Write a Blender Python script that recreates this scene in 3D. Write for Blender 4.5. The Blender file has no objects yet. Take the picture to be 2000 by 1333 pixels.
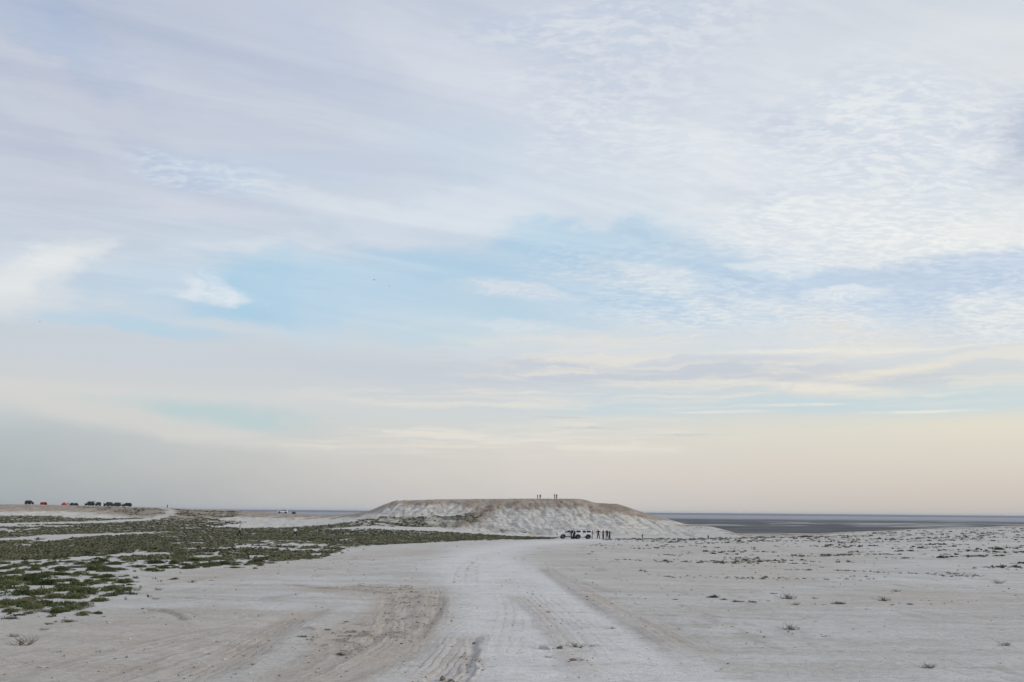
import bpy, bmesh, math, random
import numpy as np
from mathutils import Vector, Matrix, Euler

random.seed(7)
RNG = np.random.default_rng(11)
R = math.radians
scene = bpy.context.scene
COL = scene.collection

# ------------------------------------------------------------------ camera
FPX = 1944.0                                # focal length in pixels of a 2000 px wide frame (35 mm lens)
PITCH, ROLL = R(9.72), R(0.446)
cam_data = bpy.data.cameras.new('camera')
cam_data.lens = 35.0; cam_data.sensor_width = 36.0
cam_data.clip_start = 0.1; cam_data.clip_end = 200000
cam = bpy.data.objects.new('camera', cam_data); COL.objects.link(cam)
CAMM = Matrix.Rotation(math.pi/2 + PITCH, 4, 'X') @ Matrix.Rotation(ROLL, 4, 'Z')
cam.matrix_world = CAMM
scene.camera = cam
M3 = np.array(CAMM.to_3x3())

def ray(px, py):
    """azimuth (rad, + to the right) and tan(elevation) of a point seen in the photograph"""
    d = M3 @ np.array([(px-1000)/FPX, (666.5-py)/FPX, -1.0])
    return math.atan2(d[0], d[1]), d[2]/math.hypot(d[0], d[1])

# ------------------------------------------------------------------ light
SUN_AZ, SUN_EL = R(96), R(25)
sun = bpy.data.lights.new('sun', 'SUN'); sun.energy = 1.5; sun.angle = R(20); sun.color = (1.0, 0.91, 0.80)
so = bpy.data.objects.new('sun', sun); COL.objects.link(so)
sd = Vector((math.sin(SUN_AZ)*math.cos(SUN_EL), math.cos(SUN_AZ)*math.cos(SUN_EL), math.sin(SUN_EL)))
so.rotation_euler = sd.to_track_quat('Z', 'Y').to_euler()

scene.view_settings.view_transform = 'Standard'
scene.view_settings.look = 'None'
scene.view_settings.gamma = 1.0
scene.view_settings.use_curve_mapping = False
scene.view_settings.exposure = 0.0

def s2l(c):
    out = []
    for v in c[:3]:
        v = v/255.0
        out.append(v/12.92 if v <= 0.04045 else ((v+0.055)/1.055)**2.4)
    return (*out, 1.0)

class NT:
    """tiny node-graph helper"""
    def __init__(s, tree): s.t = tree; s.n = tree.nodes; s.l = tree.links
    def put(s, sock, v):
        if v is None: return
        if isinstance(v, bpy.types.NodeSocket): s.l.new(v, sock)
        else: sock.default_value = v
    def node(s, kind, **kw):
        n = s.n.new(kind)
        for k, v in kw.items(): setattr(n, k, v)
        return n
    def math(s, op, a, b=None, c=None, clamp=False):
        n = s.node('ShaderNodeMath', operation=op, use_clamp=clamp)
        s.put(n.inputs[0], a); s.put(n.inputs[1], b)
        if c is not None: s.put(n.inputs[2], c)
        return n.outputs[0]
    def mix(s, f, a, b, blend='MIX'):
        n = s.node('ShaderNodeMix', data_type='RGBA', blend_type=blend)
        s.put(n.inputs[0], f); s.put(n.inputs[6], a); s.put(n.inputs[7], b)
        return n.outputs[2]
    def ramp(s, f, stops, interp='LINEAR'):
        n = s.node('ShaderNodeValToRGB'); r = n.color_ramp; r.interpolation = interp
        while len(r.elements) < len(stops): r.elements.new(0.5)
        for e, (p, c) in zip(r.elements, stops): e.position = p; e.color = c
        s.put(n.inputs[0], f); return n.outputs[0]
    def comb(s, x, y, z):
        n = s.node('ShaderNodeCombineXYZ')
        for i, v in enumerate((x, y, z)): s.put(n.inputs[i], v)
        return n.outputs[0]
    def noise(s, vec, scale, detail=4, rough=0.5, dist=0.0, dim='3D'):
        n = s.node('ShaderNodeTexNoise', noise_dimensions=dim)
        s.put(n.inputs['Vector'], vec)
        n.inputs['Scale'].default_value = scale; n.inputs['Detail'].default_value = detail
        n.inputs['Roughness'].default_value = rough; n.inputs['Distortion'].default_value = dist
        return n.outputs[0], n.outputs[1]
    def mapr(s, v, a, b, c=0.0, d=1.0, smooth=True):
        n = s.node('ShaderNodeMapRange'); n.clamp = True
        n.interpolation_type = 'SMOOTHSTEP' if smooth else 'LINEAR'
        s.put(n.inputs[0], v)
        for i, q in enumerate((a, b, c, d)): s.put(n.inputs[1+i], q)
        return n.outputs[0]
    def vmath(s, op, a, b=None, scale=None):
        n = s.node('ShaderNodeVectorMath', operation=op)
        s.put(n.inputs[0], a)
        if b is not None: s.put(n.inputs[1], b)
        if scale is not None: s.put(n.inputs['Scale'], scale)
        return n.outputs[0]

# ------------------------------------------------------------------ world: sky with a cirrus veil
world = bpy.data.worlds.new('World'); scene.world = world; world.use_nodes = True
def build_world():
    t = NT(world.node_tree); t.n.clear()
    STR = 0.10
    out = t.node('ShaderNodeOutputWorld'); bg = t.node('ShaderNodeBackground')
    bg.inputs['Strength'].default_value = STR
    t.l.new(bg.outputs[0], out.inputs[0])
    sky = t.node('ShaderNodeTexSky', sky_type='NISHITA'); sky.sun_disc = False
    sky.sun_elevation = SUN_EL; sky.sun_rotation = SUN_AZ
    sky.air_density = 1.0; sky.dust_density = 1.0; sky.ozone_density = 1.6
    gen = t.node('ShaderNodeTexCoord').outputs['Generated']
    sep = t.node('ShaderNodeSeparateXYZ'); t.l.new(gen, sep.inputs[0])
    X, Y, Z = sep.outputs
    az = t.math('ARCTAN2', X, Y)
    el = t.math('ARCSINE', Z)
    ael = t.comb(az, el, 0.0)
    # overhead plane projection of the cloud sheet (curved a little so that it meets the horizon)
    zz = t.math('ADD', t.math('MAXIMUM', Z, 0.0), 0.10)
    P = t.comb(t.math('DIVIDE', X, zz), t.math('DIVIDE', Y, zz), 0.0)
    # ragged warp of the angular coordinates
    st = t.vmath('MULTIPLY', ael, (1.0, 2.2, 1.0))
    n1 = t.noise(st, 5.0, 6, 0.60)[1]
    n2 = t.noise(st, 26.0, 5, 0.62)[1]
    w = t.vmath('ADD', t.vmath('MULTIPLY', t.vmath('SUBTRACT', n1, (0.5, 0.5, 0.5)), (0.22, 0.085, 0)),
                       t.vmath('MULTIPLY', t.vmath('SUBTRACT', n2, (0.5, 0.5, 0.5)), (0.075, 0.022, 0)))
    w = t.vmath('MULTIPLY', w, t.comb(1.0, t.mapr(el, 0.02, 0.30, 0.10, 1.0), 1.0))
    A = t.vmath('ADD', ael, w)
    sepA = t.node('ShaderNodeSeparateXYZ'); t.l.new(A, sepA.inputs[0])
    wel, waz = sepA.outputs[1], sepA.outputs[0]
    def E(py): return math.atan(ray(1000, py)[1])
    EMAX = E(-40)
    def col_ramp(stops):
        f = t.math('DIVIDE', t.math('MAXIMUM', t.mix_el, 0.0), EMAX)
        return t.ramp(f, [(min(1, max(0, E(py)/EMAX)), s2l(c)) for py, c in stops])
    # lower sky keeps its level layering, so the warp fades to nothing at the horizon
    k = t.mapr(el, 0.0, 0.20, 0.15, 1.0)
    t.mix_el = t.math('ADD', el, t.math('MULTIPLY', t.math('SUBTRACT', wel, el), k))
    C = col_ramp([(998, (202, 196, 195)), (960, (208, 201, 198)), (920, (214, 206, 201)), (870, (217, 211, 206)), (820, (209, 211, 212)),
                  (740, (203, 207, 215)), (690, (210, 215, 221)), (640, (203, 217, 227)), (560, (193, 213, 229)),
                  (480, (193, 211, 229)), (410, (212, 221, 232)), (300, (214, 220, 231)), (150, (207, 212, 226)), (0, (201, 207, 223))])
    L = col_ramp([(998, (161, 167, 173)), (940, (169, 175, 180)), (870, (182, 187, 192)), (830, (198, 200, 202)), (790, (212, 210, 208)),
                  (770, (206, 206, 208)), (700, (199, 204, 212)), (640, (203, 211, 221)), (560, (205, 213, 224)),
                  (470, (203, 208, 220)), (380, (193, 198, 214)), (250, (190, 195, 212)), (120, (181, 189, 209)), (0, (178, 186, 206))])
    D = col_ramp([(1004, (198, 188, 182)), (960, (207, 197, 190)), (900, (218, 208, 198)), (840, (226, 218, 203)), (800, (212, 216, 213)),
                  (740, (212, 214, 216)), (690, (216, 218, 222)), (640, (208, 216, 226)), (560, (204, 213, 227)),
                  (500, (212, 219, 229)), (440, (228, 229, 232)), (330, (216, 219, 227)), (150, (224, 226, 230)), (0, (208, 212, 222))])
    aL, aC, aR = ray(60, 600)[0], ray(1000, 600)[0], ray(1880, 600)[0]
    c = t.mix(t.mapr(waz, aL, aC, 0, 1, False), L, C)
    c = t.mix(t.mapr(waz, aC, aR, 0, 1, False), c, D)

    def blob(col, px, py, rx, ry, rot, rgb, s, soft=1.0, warp=1.0, tex=None):
        a, te = ray(px, py); e = math.atan(te)
        m = t.node('ShaderNodeMapping', vector_type='TEXTURE')
        m.inputs['Location'].default_value = (a, e, 0)
        m.inputs['Rotation'].default_value = (0, 0, R(rot))
        m.inputs['Scale'].default_value = (rx/FPX*1.5, ry/FPX*1.5, 1)
        src = A if warp == 1.0 else t.vmath('ADD', ael, t.vmath('SCALE', w, scale=warp))
        t.l.new(src, m.inputs[0])
        g = t.node('ShaderNodeTexGradient', gradient_type='SPHERICAL'); t.l.new(m.outputs[0], g.inputs[0])
        f = t.mapr(g.outputs[1], 0.0, 0.75*soft, 0.0, s)
        if tex is not None: f = t.math('MULTIPLY', f, tex)
        return t.mix(f, col, s2l(rgb))
    def bmask(px, py, rx, ry, rot, prev=None):
        a, te = ray(px, py); e = math.atan(te)
        m = t.node('ShaderNodeMapping', vector_type='TEXTURE')
        m.inputs['Location'].default_value = (a, e, 0); m.inputs['Rotation'].default_value = (0, 0, R(rot))
        m.inputs['Scale'].default_value = (rx/FPX*1.5, ry/FPX*1.5, 1)
        t.l.new(A, m.inputs[0])
        g = t.node('ShaderNodeTexGradient', gradient_type='SPHERICAL'); t.l.new(m.outputs[0], g.inputs[0])
        f = t.mapr(g.outputs[1], 0.0, 0.6, 0.0, 1.0)
        return f if prev is None else t.math('MAXIMUM', f, prev)

    # fine structure shared by the cloud patches ------------------------------------------
    rot = t.node('ShaderNodeMapping'); rot.inputs['Rotation'].default_value = (0, 0, R(-28)); t.l.new(P, rot.inputs[0])
    rot2 = t.node('ShaderNodeMapping'); rot2.inputs['Rotation'].default_value = (0, 0, R(-22)); rot2.inputs['Scale'].default_value = (1.0, 1.7, 1.0)
    t.l.new(t.vmath('ADD', P, t.vmath('SCALE', t.noise(P, 3.0, 3, 0.5)[1], scale=0.12)), rot2.inputs[0])
    ripple = t.noise(rot2.outputs[0], 24.0, 3.0, 0.62)[0]            # cirrocumulus grains
    rippleF = t.mapr(ripple, 0.38, 0.66, 0.0, 1.0)
    strv = t.vmath('MULTIPLY', rot.outputs[0], (0.55, 3.2, 1.0))
    streak = t.noise(strv, 1.6, 7, 0.62, 0.6)[0]
    streakF = t.mapr(streak, 0.34, 0.68, 0.0, 1.0)
    low = t.noise(t.vmath('MULTIPLY', A, (1.0, 13.0, 1.0)), 7.0, 5, 0.6)[0]
    lowF = t.mapr(low, 0.42, 0.66, 0.0, 1.0)
    ragF = t.mapr(t.noise(t.vmath('MULTIPLY', A, (1.0, 2.6, 1.0)), 38.0, 6, 0.68)[0], 0.34, 0.62, 0.35, 1.0)

    wv = t.vmath('ADD', t.vmath('MULTIPLY', A, (1.0, 2.0, 1.0)), t.vmath('SCALE', t.noise(ael, 22.0, 3, .5)[1], scale=.02))
    wisp = t.mapr(t.noise(wv, 52.0, 5, 0.60, 0.2)[0], 0.30, 0.60, 0.38, 1.0)
    # clear gaps first, then the bright patches --------------------------------------------
    for b in [(130, 85, 120, 55, -20, (161, 179, 211), .62), (640, 75, 150, 50, -20, (184, 193, 216), .55),
              (430, 335, 150, 38, -8, (180, 200, 226), .62), (620, 320, 180, 26, 0, (194, 206, 226), .4), (900, 320, 150, 60, -10, (200, 212, 230), .4),
              (560, 560, 150, 58, 4, (166, 203, 227), .85, .9), (420, 595, 120, 22, -4, (166, 202, 226), .7), (300, 640, 140, 16, -6, (180, 207, 226), .7),
              (700, 570, 220, 60, 6, (178, 206, 228), .6), (280, 560, 130, 50, 0, (188, 207, 226), .6),
              (830, 520, 270, 50, 9, (176, 206, 229), .85), (1020, 500, 200, 50, 4, (184, 209, 229), .7), (1150, 462, 340, 34, 3, (180, 208, 229), .75), (1250, 590, 320, 34, -4, (182, 208, 229), .8),
              (1440, 520, 240, 46, 0, (184, 207, 228), .85), (1460, 468, 150, 22, -5, (180, 205, 228), .8), (1780, 555, 300, 48, 0, (194, 209, 229), .8),
              (960, 610, 200, 30, 0, (186, 211, 228), .6), (850, 660, 140, 16, 0, (186, 211, 226), .5),
              (440, 815, 170, 24, -6, (186, 203, 208), .85), (1450, 797, 420, 15, 0, (195, 211, 219), .8), (1850, 780, 240, 26, 0, (200, 213, 219), .7),
              (1150, 772, 150, 5, 0, (196, 211, 220), .6), (1290, 775, 220, 40, 0, (204, 212, 219), .4)]:
        c = blob(c, *b[:7], soft=b[7] if len(b) > 7 else 1.0)
    # long cirrus bands
    for b in [(330, 690, 480, 30, 3, (202, 206, 214), .5), (420, 380, 420, 26, -17, (206, 209, 222), .55), (150, 190, 220, 26, -24, (196, 199, 214), .6),
              (750, 430, 330, 32, -14, (214, 219, 229), .7), (640, 462, 330, 16, 9, (212, 219, 230), .7), (560, 250, 420, 40, -12, (200, 205, 221), .5),
              (1100, 180, 420, 90, -14, (213, 217, 228), .6), (960, 392, 360, 26, 6, (216, 223, 233), .8), (1200, 410, 300, 20, 0, (219, 225, 233), .6),
              (1600, 300, 420, 140, -8, (231, 233, 237), .85), (1750, 300, 180, 120, 20, (236, 236, 238), .6), (1750, 420, 400, 60, -2, (237, 238, 238), .85), (1420, 180, 300, 60, -20, (214, 217, 228), .6),
              (1700, 440, 300, 44, -4, (237, 237, 238), .8)]:
        c = blob(c, *b[:7])
    for b in [(1610, 492, 120, 24, 8, (236, 238, 240), .95), (1760, 470, 170, 26, 6, (239, 239, 239), .95), (1900, 455, 200, 30, 6, (242, 240, 236), .95), (1990, 462, 110, 24, 0, (242, 240, 235), .9), (1500, 510, 70, 8, 0, (226, 231, 236), .7)]:
        c = blob(c, *b[:7], soft=.8, warp=.6, tex=wisp)
    c = blob(c, 900, 520, 300, 62, 6, (182, 209, 229), .70)
    c = blob(c, 1150, 600, 260, 40, 0, (190, 211, 229), .5)
    c = blob(c, 700, 575, 150, 60, 30, (190, 211, 229), .5)
    c = blob(c, 1990, 265, 110, 80, 20, (180, 186, 205), .8)
    c = blob(c, 1960, 130, 160, 30, 30, (226, 226, 229), .5)
    c = blob(c, 1450, 372, 160, 18, -2, (213, 217, 227), .6)
    c = blob(c, 70, 522, 100, 44, 38, (234, 233, 232), .85, 1.25, .7)
    c = blob(c, 130, 480, 70, 22, 20, (232, 232, 232), .6)
    c = blob(c, 20, 590, 110, 30, 10, (222, 222, 224), .6)
    for b in [(385, 574, 95, 9, 2, (228, 231, 236), .8, 1.0), (415, 563, 62, 14, -6, (233, 235, 239), .85, 1.1), (440, 548, 30, 10, -30, (228, 232, 238), .5, 1.0), (1010, 573, 90, 12, -2, (223, 226, 232), .95, .7),
              (1000, 638, 60, 10, -3, (221, 225, 230), .8, .7), (1655, 562, 52, 12, -2, (234, 236, 238), 1.0, .6),
              (1290, 545, 90, 22, -14, (225, 229, 233), .95, .8), (1180, 540, 90, 14, 0, (215, 222, 231), .5, .8), (1370, 590, 90, 12, -20, (222, 227, 232), .7),
              (1540, 610, 160, 26, -5, (226, 228, 230), .9, .8), (1640, 640, 100, 20, 0, (226, 228, 230), .7, .8), (1300, 625, 220, 18, -5, (219, 223, 229), .7),
              (1400, 665, 420, 18, 0, (219, 221, 225), .75), (1960, 600, 80, 20, -14, (233, 233, 232), .95, .7), (1990, 635, 60, 26, 0, (231, 231, 230), .85, .8)]:
        c = blob(c, b[0], b[1], b[2]*1.15, b[3]*1.2, b[4], b[5], b[6]*.92, soft=(b[7] if len(b) > 7 else 1.0)*1.15, warp=0.8, tex=wisp)
    # low grey bars and their cream lit edges
    for b in [(1080, 725, 520, 24, 0, (198, 202, 212), .75), (1600, 738, 320, 18, -1, (199, 202, 210), .75), (820, 715, 420, 18, 1, (200, 205, 214), .5)]:
        c = blob(c, *b[:7])
    creamm = bmask(1500, 700, 560, 70, 0); creamm = bmask(1800, 715, 300, 60, 0, creamm)
    creamm = bmask(1120, 780, 460, 26, 0, creamm); creamm = bmask(950, 862, 420, 26, 0, creamm); creamm = bmask(1250, 850, 200, 30, 0, creamm)
    c = t.mix(t.math('MULTIPLY', t.math('MULTIPLY', creamm, lowF), 0.72), c, s2l((233, 225, 215)))
    c = blob(c, 260, 820, 380, 22, -7, (213, 209, 206), .7)
    for b in [(1560, 685, 200, 5, 0, (236, 231, 222), .9), (1800, 681, 160, 4, 0, (236, 230, 220), .7), (1610, 762, 110, 8, -3, (235, 226, 214), .9), (1700, 730, 130, 7, 4, (236, 226, 212), .8),
              (1560, 754, 180, 5, -4, (233, 226, 217), .8), (1550, 792, 90, 3, 0, (231, 226, 217), .9), (1800, 804, 90, 3, 0, (235, 229, 217), .95),
              (1410, 806, 80, 3, 0, (231, 225, 216), .8), (870, 872, 140, 4, 0, (226, 217, 206), .9), (1000, 777, 160, 4, 0, (222, 217, 212), .7),
              (1350, 850, 70, 2.5, 0, (196, 196, 196), .6), (1140, 836, 60, 2.5, 0, (194, 196, 200), .6), (1100, 817, 50, 2.5, 0, (196, 199, 203), .6)]:
        c = blob(c, *b[:7], warp=0.28, tex=ragF)
    # streaks and grains modulate the veil
    hi = t.mapr(el, 0.13, 0.26, 0.0, 1.0)
    c = t.mix(t.math('MULTIPLY', hi, 0.13), c, t.mix(streakF, s2l((150, 168, 200)), s2l((243, 242, 242))), 'MIX')
    rm = bmask(1300, 250, 300, 130, -10); rm = bmask(1650, 300, 300, 150, 0, rm); rm = bmask(1700, 480, 420, 60, 0, rm); rm = bmask(1400, 560, 330, 90, -8, rm)
    rm = bmask(430, 335, 130, 30, -8, rm)
    rm = t.math('MULTIPLY', rm, t.mapr(t.noise(P, 1.7, 3, .5)[0], .34, .62, .15, 1.15))
    rm = bmask(1950, 600, 150, 60, -8, rm); rm = bmask(1200, 60, 300, 50, 0, rm)
    c = t.mix(t.math('MULTIPLY', rm, t.math('MULTIPLY', t.math('SUBTRACT', 1.0, rippleF), 0.25)), c, s2l((180, 196, 221)))
    c = t.mix(t.math('MULTIPLY', rm, t.math('MULTIPLY', rippleF, 0.24)), c, s2l((247, 247, 246)))
    # radiance scale back to the background strength, with the clear sky showing through the veil
    veil = t.vmath('MULTIPLY', c, (1.035/STR, 1.055/STR, 1.04/STR))
    f = 0.93
    final = t.mix(f, sky.outputs[0], veil)
    t.l.new(final, bg.inputs['Color'])
    world.cycles.sampling_method = 'MANUAL'; world.cycles.sample_map_resolution = 512
build_world()

# ------------------------------------------------------------------ helpers
def tag(o, label=None, cat=None, group=None, kind=None):
    if label: o['label'] = label
    if cat: o['category'] = cat
    if group: o['group'] = group
    if kind: o['kind'] = kind
    return o

def mat(name, rgb, rough=0.8, metal=0.0, spec=0.4, var=0.0, scale=4.0, coat=0.0):
    m = bpy.data.materials.new(name); m.use_nodes = True
    t = NT(m.node_tree); b = t.n['Principled BSDF']
    b.inputs['Roughness'].default_value = rough; b.inputs['Metallic'].default_value = metal
    b.inputs['Specular IOR Level'].default_value = spec
    b.inputs['Coat Weight'].default_value = coat
    col = (*rgb, 1.0)
    if var > 0:
        oc = t.node('ShaderNodeTexCoord').outputs['Object']
        nf = t.noise(oc, scale, 4, 0.6)[0]
        t.l.new(t.mix(nf, tuple(v*(1-var) for v in rgb)+(1,), tuple(min(1, v*(1+var)) for v in rgb)+(1,)), b.inputs['Base Color'])
        t.l.new(t.mapr(nf, 0.3, 0.7, max(0, rough-0.1), min(1, rough+0.1)), b.inputs['Roughness'])
    else:
        b.inputs['Base Color'].default_value = col
    return m

# vectorised gradient-free value noise ------------------------------------------------------
def vnoise(x, y, seed=0):
    xi = np.floor(x).astype(np.int64); yi = np.floor(y).astype(np.int64)
    fx = x-xi; fy = y-yi
    fx = fx*fx*fx*(fx*(fx*6-15)+10); fy = fy*fy*fy*(fy*(fy*6-15)+10)
    def h(a, b):
        n = (a*374761393 + b*668265263 + seed*982451653) & 0x7fffffff
        n = ((n ^ (n >> 13))*1274126177) & 0x7fffffff
        n = (n ^ (n >> 16)) & 0xffff
        return n/32767.5-1.0
    a = h(xi, yi); b = h(xi+1, yi); c = h(xi, yi+1); d = h(xi+1, yi+1)
    return (a*(1-fx)+b*fx)*(1-fy)+(c*(1-fx)+d*fx)*fy
def fbm(x, y, oct=4, seed=0, rough=0.5):
    s = np.zeros_like(x, dtype=float); a = 1.0; tot = 0
    for i in range(oct):
        s += a*vnoise(x*2**i+i*17.3, y*2**i-i*9.1, seed+i); tot += a; a *= rough
    return s/tot
def sstep(a, b, v):
    q = np.clip((v-a)/(b-a), 0, 1); return q*q*(3-2*q)

# ------------------------------------------------------------------ terrain as a loft over azimuth and distance
# per column: photo x, (r,z) knots near the eye, then foot / slope / crest given by what the photograph shows
COLS = [  # x, z at 100 m, z at 150, z at 189, foot r, foot y, crest r, crest y
 (-300, -3.55, -4.0, -4.0, 430, 1006, 505, 984),
 (0,    -3.55, -4.0, -4.0, 420, 1008, 500, 986),
 (60,   -3.55, -4.0, -4.0, 415, 1009, 498, 985.5),
 (150,  -3.55, -4.0, -4.05, 405, 1012, 500, 988),
 (250,  -3.55, -4.0, -4.1, 385, 1013.5, 500, 990),
 (330,  -3.55, -4.0, -4.2, 360, 1015, 500, 992.8),
 (400,  -3.55, -4.05, -4.3, 330, 1022, 490, 995.5),
 (470,  -3.55, -4.05, -4.4, 305, 1030, 480, 998.3),
 (560,  -3.55, -4.1, -4.5, 300, 1031, 460, 1003.8),
 (640,  -3.55, -4.1, -4.6, 298, 1027, 430, 1006.5),
 (695,  -3.55, -4.1, -4.6, 296, 1020, 385, 1004.5),
 (722,  -3.55, -4.1, -4.6, 294, 1018, 365, 998),
 (748,  -3.55, -4.1, -4.65, 292, 1020, 352, 986.5),
 (770,  -3.55, -4.15, -4.65, 290, 1024, 346, 978.5),
 (850,  -3.55, -4.15, -4.7, 284, 1032, 341, 976),
 (950,  -3.55, -4.15, -4.8, 270, 1042, 338, 975),
 (1050, -3.55, -4.15, -4.85, 265, 1047, 338, 974.5),
 (1130, -3.55, -4.15, -4.9, 262, 1048, 340, 974.8),
 (1143, -3.52, -4.15, -4.9, 262, 1048, 342, 976.5),
 (1163, -3.52, -4.15, -4.9, 262, 1048, 343, 983),
 (1207, -3.5, -4.15, -4.9, 262, 1048, 346, 985),
 (1235, -3.5, -4.15, -4.9, 262, 1048, 349, 994),
 (1262, -3.5, -4.1, -4.85, 262, 1048, 350, 1003.5),
 (1300, -3.45, -4.1, -4.8, 262, 1048, 346, 1013.5),
 (1335, -3.4, -4.05, -4.8, 262, 1048, 338, 1025),
 (1375, -3.35, -4.0, -4.7, 258, 1048, 325, 1026.5),
 (1400, -3.35, -4.0, -4.7, 252, 1048, 310, 1032),
 (1440, -3.3, -4.0, -4.6, 242, 1048.5, 280, 1044),
 (1500, -3.25, -3.9, -4.4, 222, 1050, 250, 1046.5),
 (1600, -3.2, -3.6, -4.0, 215, 1046.5, 243, 1042.5),
 (1700, -3.1, -3.35, -3.6, 213, 1042, 241, 1038),
 (1800, -3.0, -3.1, -3.3, 212, 1038, 240, 1034),
 (1900, -2.9, -2.95, -3.0, 211, 1034.5, 240, 1030.5),
 (2000, -2.85, -2.8, -2.7, 210, 1031, 240, 1027.5),
 (2300, -2.8, -2.5, -2.3, 210, 1026, 240, 1022),
]
PLAIN = -40.0
CAZ, CV = [], []
for (x, z100, z150, z189, fr, fy, cr, cy) in COLS:
    a, tf = ray(x, fy); _, tc = ray(x, cy)
    CAZ.append(a); CV.append((z100, z150, z189, fr, tf*fr, cr, tc*cr))
CAZ = np.array(CAZ); CV = np.array(CV)

az_core = np.linspace(R(-29), R(29), 940)
side = np.linspace(R(29), R(50), 60)[1:]
far_ = np.linspace(R(50), R(180), 50)[1:]
AZ = np.concatenate([-far_[::-1][:-0 or None], -side[::-1], az_core, side, far_])
rr = [0.6, 1.2, 2, 3, 4, 5, 6, 7, 8, 9]
r = 9.6
while r < 33500:
    rr.append(r)
    if r < 190: step = max(0.045, r*r/(972*3.4)*0.62)
    elif r < 235: step = 1.6
    elif r < 520: step = 0.95
    elif r < 900: step = 12
    else: step = r*0.035
    r += min(step, 1.9) if r < 520 else step
RR = np.array(rr)
NA, NR = len(AZ), len(RR)

fine = np.linspace(R(-36), R(36), 2400)
g = np.exp(-0.5*(np.arange(-14, 15)/4.5)**2); g /= g.sum()
prm = np.empty((NA, 7))
for k in range(7):
    v = np.interp(fine, CAZ, CV[:, k])
    v = np.convolve(np.pad(v, 14, mode='edge'), g, mode='valid')
    prm[:, k] = np.interp(AZ, fine, v)
z100, z150, z189, FR, FZ, CR, CZ = prm.T
o = np.ones(NA)
# wobble of the plan shape so that edges are not circular arcs
wob = 9*fbm(AZ*14, AZ*0+3, 4, 51)
CRw = CR + wob*sstep(280, 330, CR)
FRw = FR + 0.6*wob*sstep(230, 260, FR)
CZw = CZ*CRw/CR
FZw = FZ*FRw/FR
H = CZw-FZw; Wd = CRw-FRw
mesa_w = sstep(R(-9.5), R(-7.5), AZ)*(1-sstep(R(8.5), R(11), AZ))
top_d = 22 + 50*mesa_w
knr = np.stack([0.1*o, 8*o, 14*o, 30*o, 60*o, 100*o, 150*o, 189*o, FRw, FRw+.35*Wd, FRw+.68*Wd, FRw+.92*Wd, CRw, CRw+top_d, CRw+top_d+60, CRw+top_d+200, 1500*o, 90000*o], 1)
zfrac = np.stack([.20+.05*mesa_w, .55+.03*mesa_w, .93*o], 1)
knz = np.stack([-1.70*o, -1.85*o, -2.08*o, -2.40*o, -2.95*o, z100, z150, z189, FZw, FZw+zfrac[:, 0]*H, FZw+zfrac[:, 1]*H, FZw+zfrac[:, 2]*H, CZw, CZw-0.35, CZw-12, PLAIN*o, PLAIN*o, PLAIN*o], 1)
def pchip_rows(xk, yk, xq):
    n, K = xk.shape
    h = np.diff(xk, axis=1); d = np.diff(yk, axis=1)/h
    m = np.zeros_like(yk)
    w1 = 2*h[:, 1:]+h[:, :-1]; w2 = h[:, 1:]+2*h[:, :-1]
    same = d[:, 1:]*d[:, :-1] > 0
    dd0 = np.where(same, d[:, :-1], 1); dd1 = np.where(same, d[:, 1:], 1)
    m[:, 1:-1] = np.where(same, (w1+w2)/(w1/dd0+w2/dd1), 0)
    m[:, 0] = d[:, 0]; m[:, -1] = d[:, -1]
    out = np.empty((n, len(xq)))
    for i in range(n):
        j = np.clip(np.searchsorted(xk[i], xq)-1, 0, K-2)
        hh = h[i, j]; u = (xq-xk[i, j])/hh
        out[i] = ((1+2*u)*(1-u)**2*yk[i, j]+u*(1-u)**2*hh*m[i, j]+u*u*(3-2*u)*yk[i, j+1]+u*u*(u-1)*hh*m[i, j+1])
    return out
Z = pchip_rows(knr, knz, RR)                     # (NA, NR)
GA, GR = np.meshgrid(AZ, RR, indexing='ij')
GX = np.sin(GA)*GR; GY = np.cos(GA)*GR
T = np.clip((GR-FRw[:, None])/Wd[:, None], -1, 3)            # 0 at the foot of the slopes, 1 at the crest
onface = sstep(-0.05, 0.15, T)*(1-sstep(0.97, 1.12, T))
rough = sstep(-0.05, 0.2, T)*(1-sstep(0.80, 0.97, T))
tall = np.clip(H/8.0, 0, 1.4)[:, None]
u = GX+0.25*GR
gul = 1-np.abs(fbm(u/11.0, GR/40.0, 5, 3, .6))*2.0               # ridged: spurs and gullies running down
gul2 = 1-np.abs(fbm(u/3.2, GR/12.0, 4, 9, .6))*2.0
gul3 = 1-np.abs(fbm(u/1.3, GR/6.0, 3, 10))*2.0
face_n = (0.60*(gul-.75)+0.40*(gul2-.5)+0.22*(gul3-.5))*rough*tall
ph_ = Z*4.6+fbm(GX/15, GR/15, 2, 77)*3
strata = (np.sin(ph_)+.5*np.sin(2.3*ph_+1))*0.30*sstep(-.35, .25, fbm(GX/9, GR/9, 2, 78))*rough*tall
nearw = 1-sstep(235, 300, GR)
bumps = (0.10*fbm(GX/14, GY/14, 3, 21) + 0.035*fbm(GX/2.2, GY/2.2, 3, 22)*sstep(6, 14, GR))*(1-onface)*(1-sstep(500, 700, GR))
micro = (0.014*fbm(GX/0.42, GY/0.42, 3, 23)+0.022*fbm(GX/1.3, GY/0.8, 3, 24))*(1-sstep(40, 110, GR))
Z = Z + face_n + strata + bumps + micro
crestn = 0.13*np.abs(fbm(GX/3.1, GR/6, 3, 31))*sstep(0.9, 1.0, T)*(1-sstep(1.1, 1.6, T))
Z += crestn
Z += 0.20*fbm(GX/1.8, GR/2.4, 4, 41, .6)*rough
Z += sstep(900, 2000, GR)*(1.2*fbm(GX/900, GY/900, 3, 61))
ZS = Z.copy()

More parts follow.
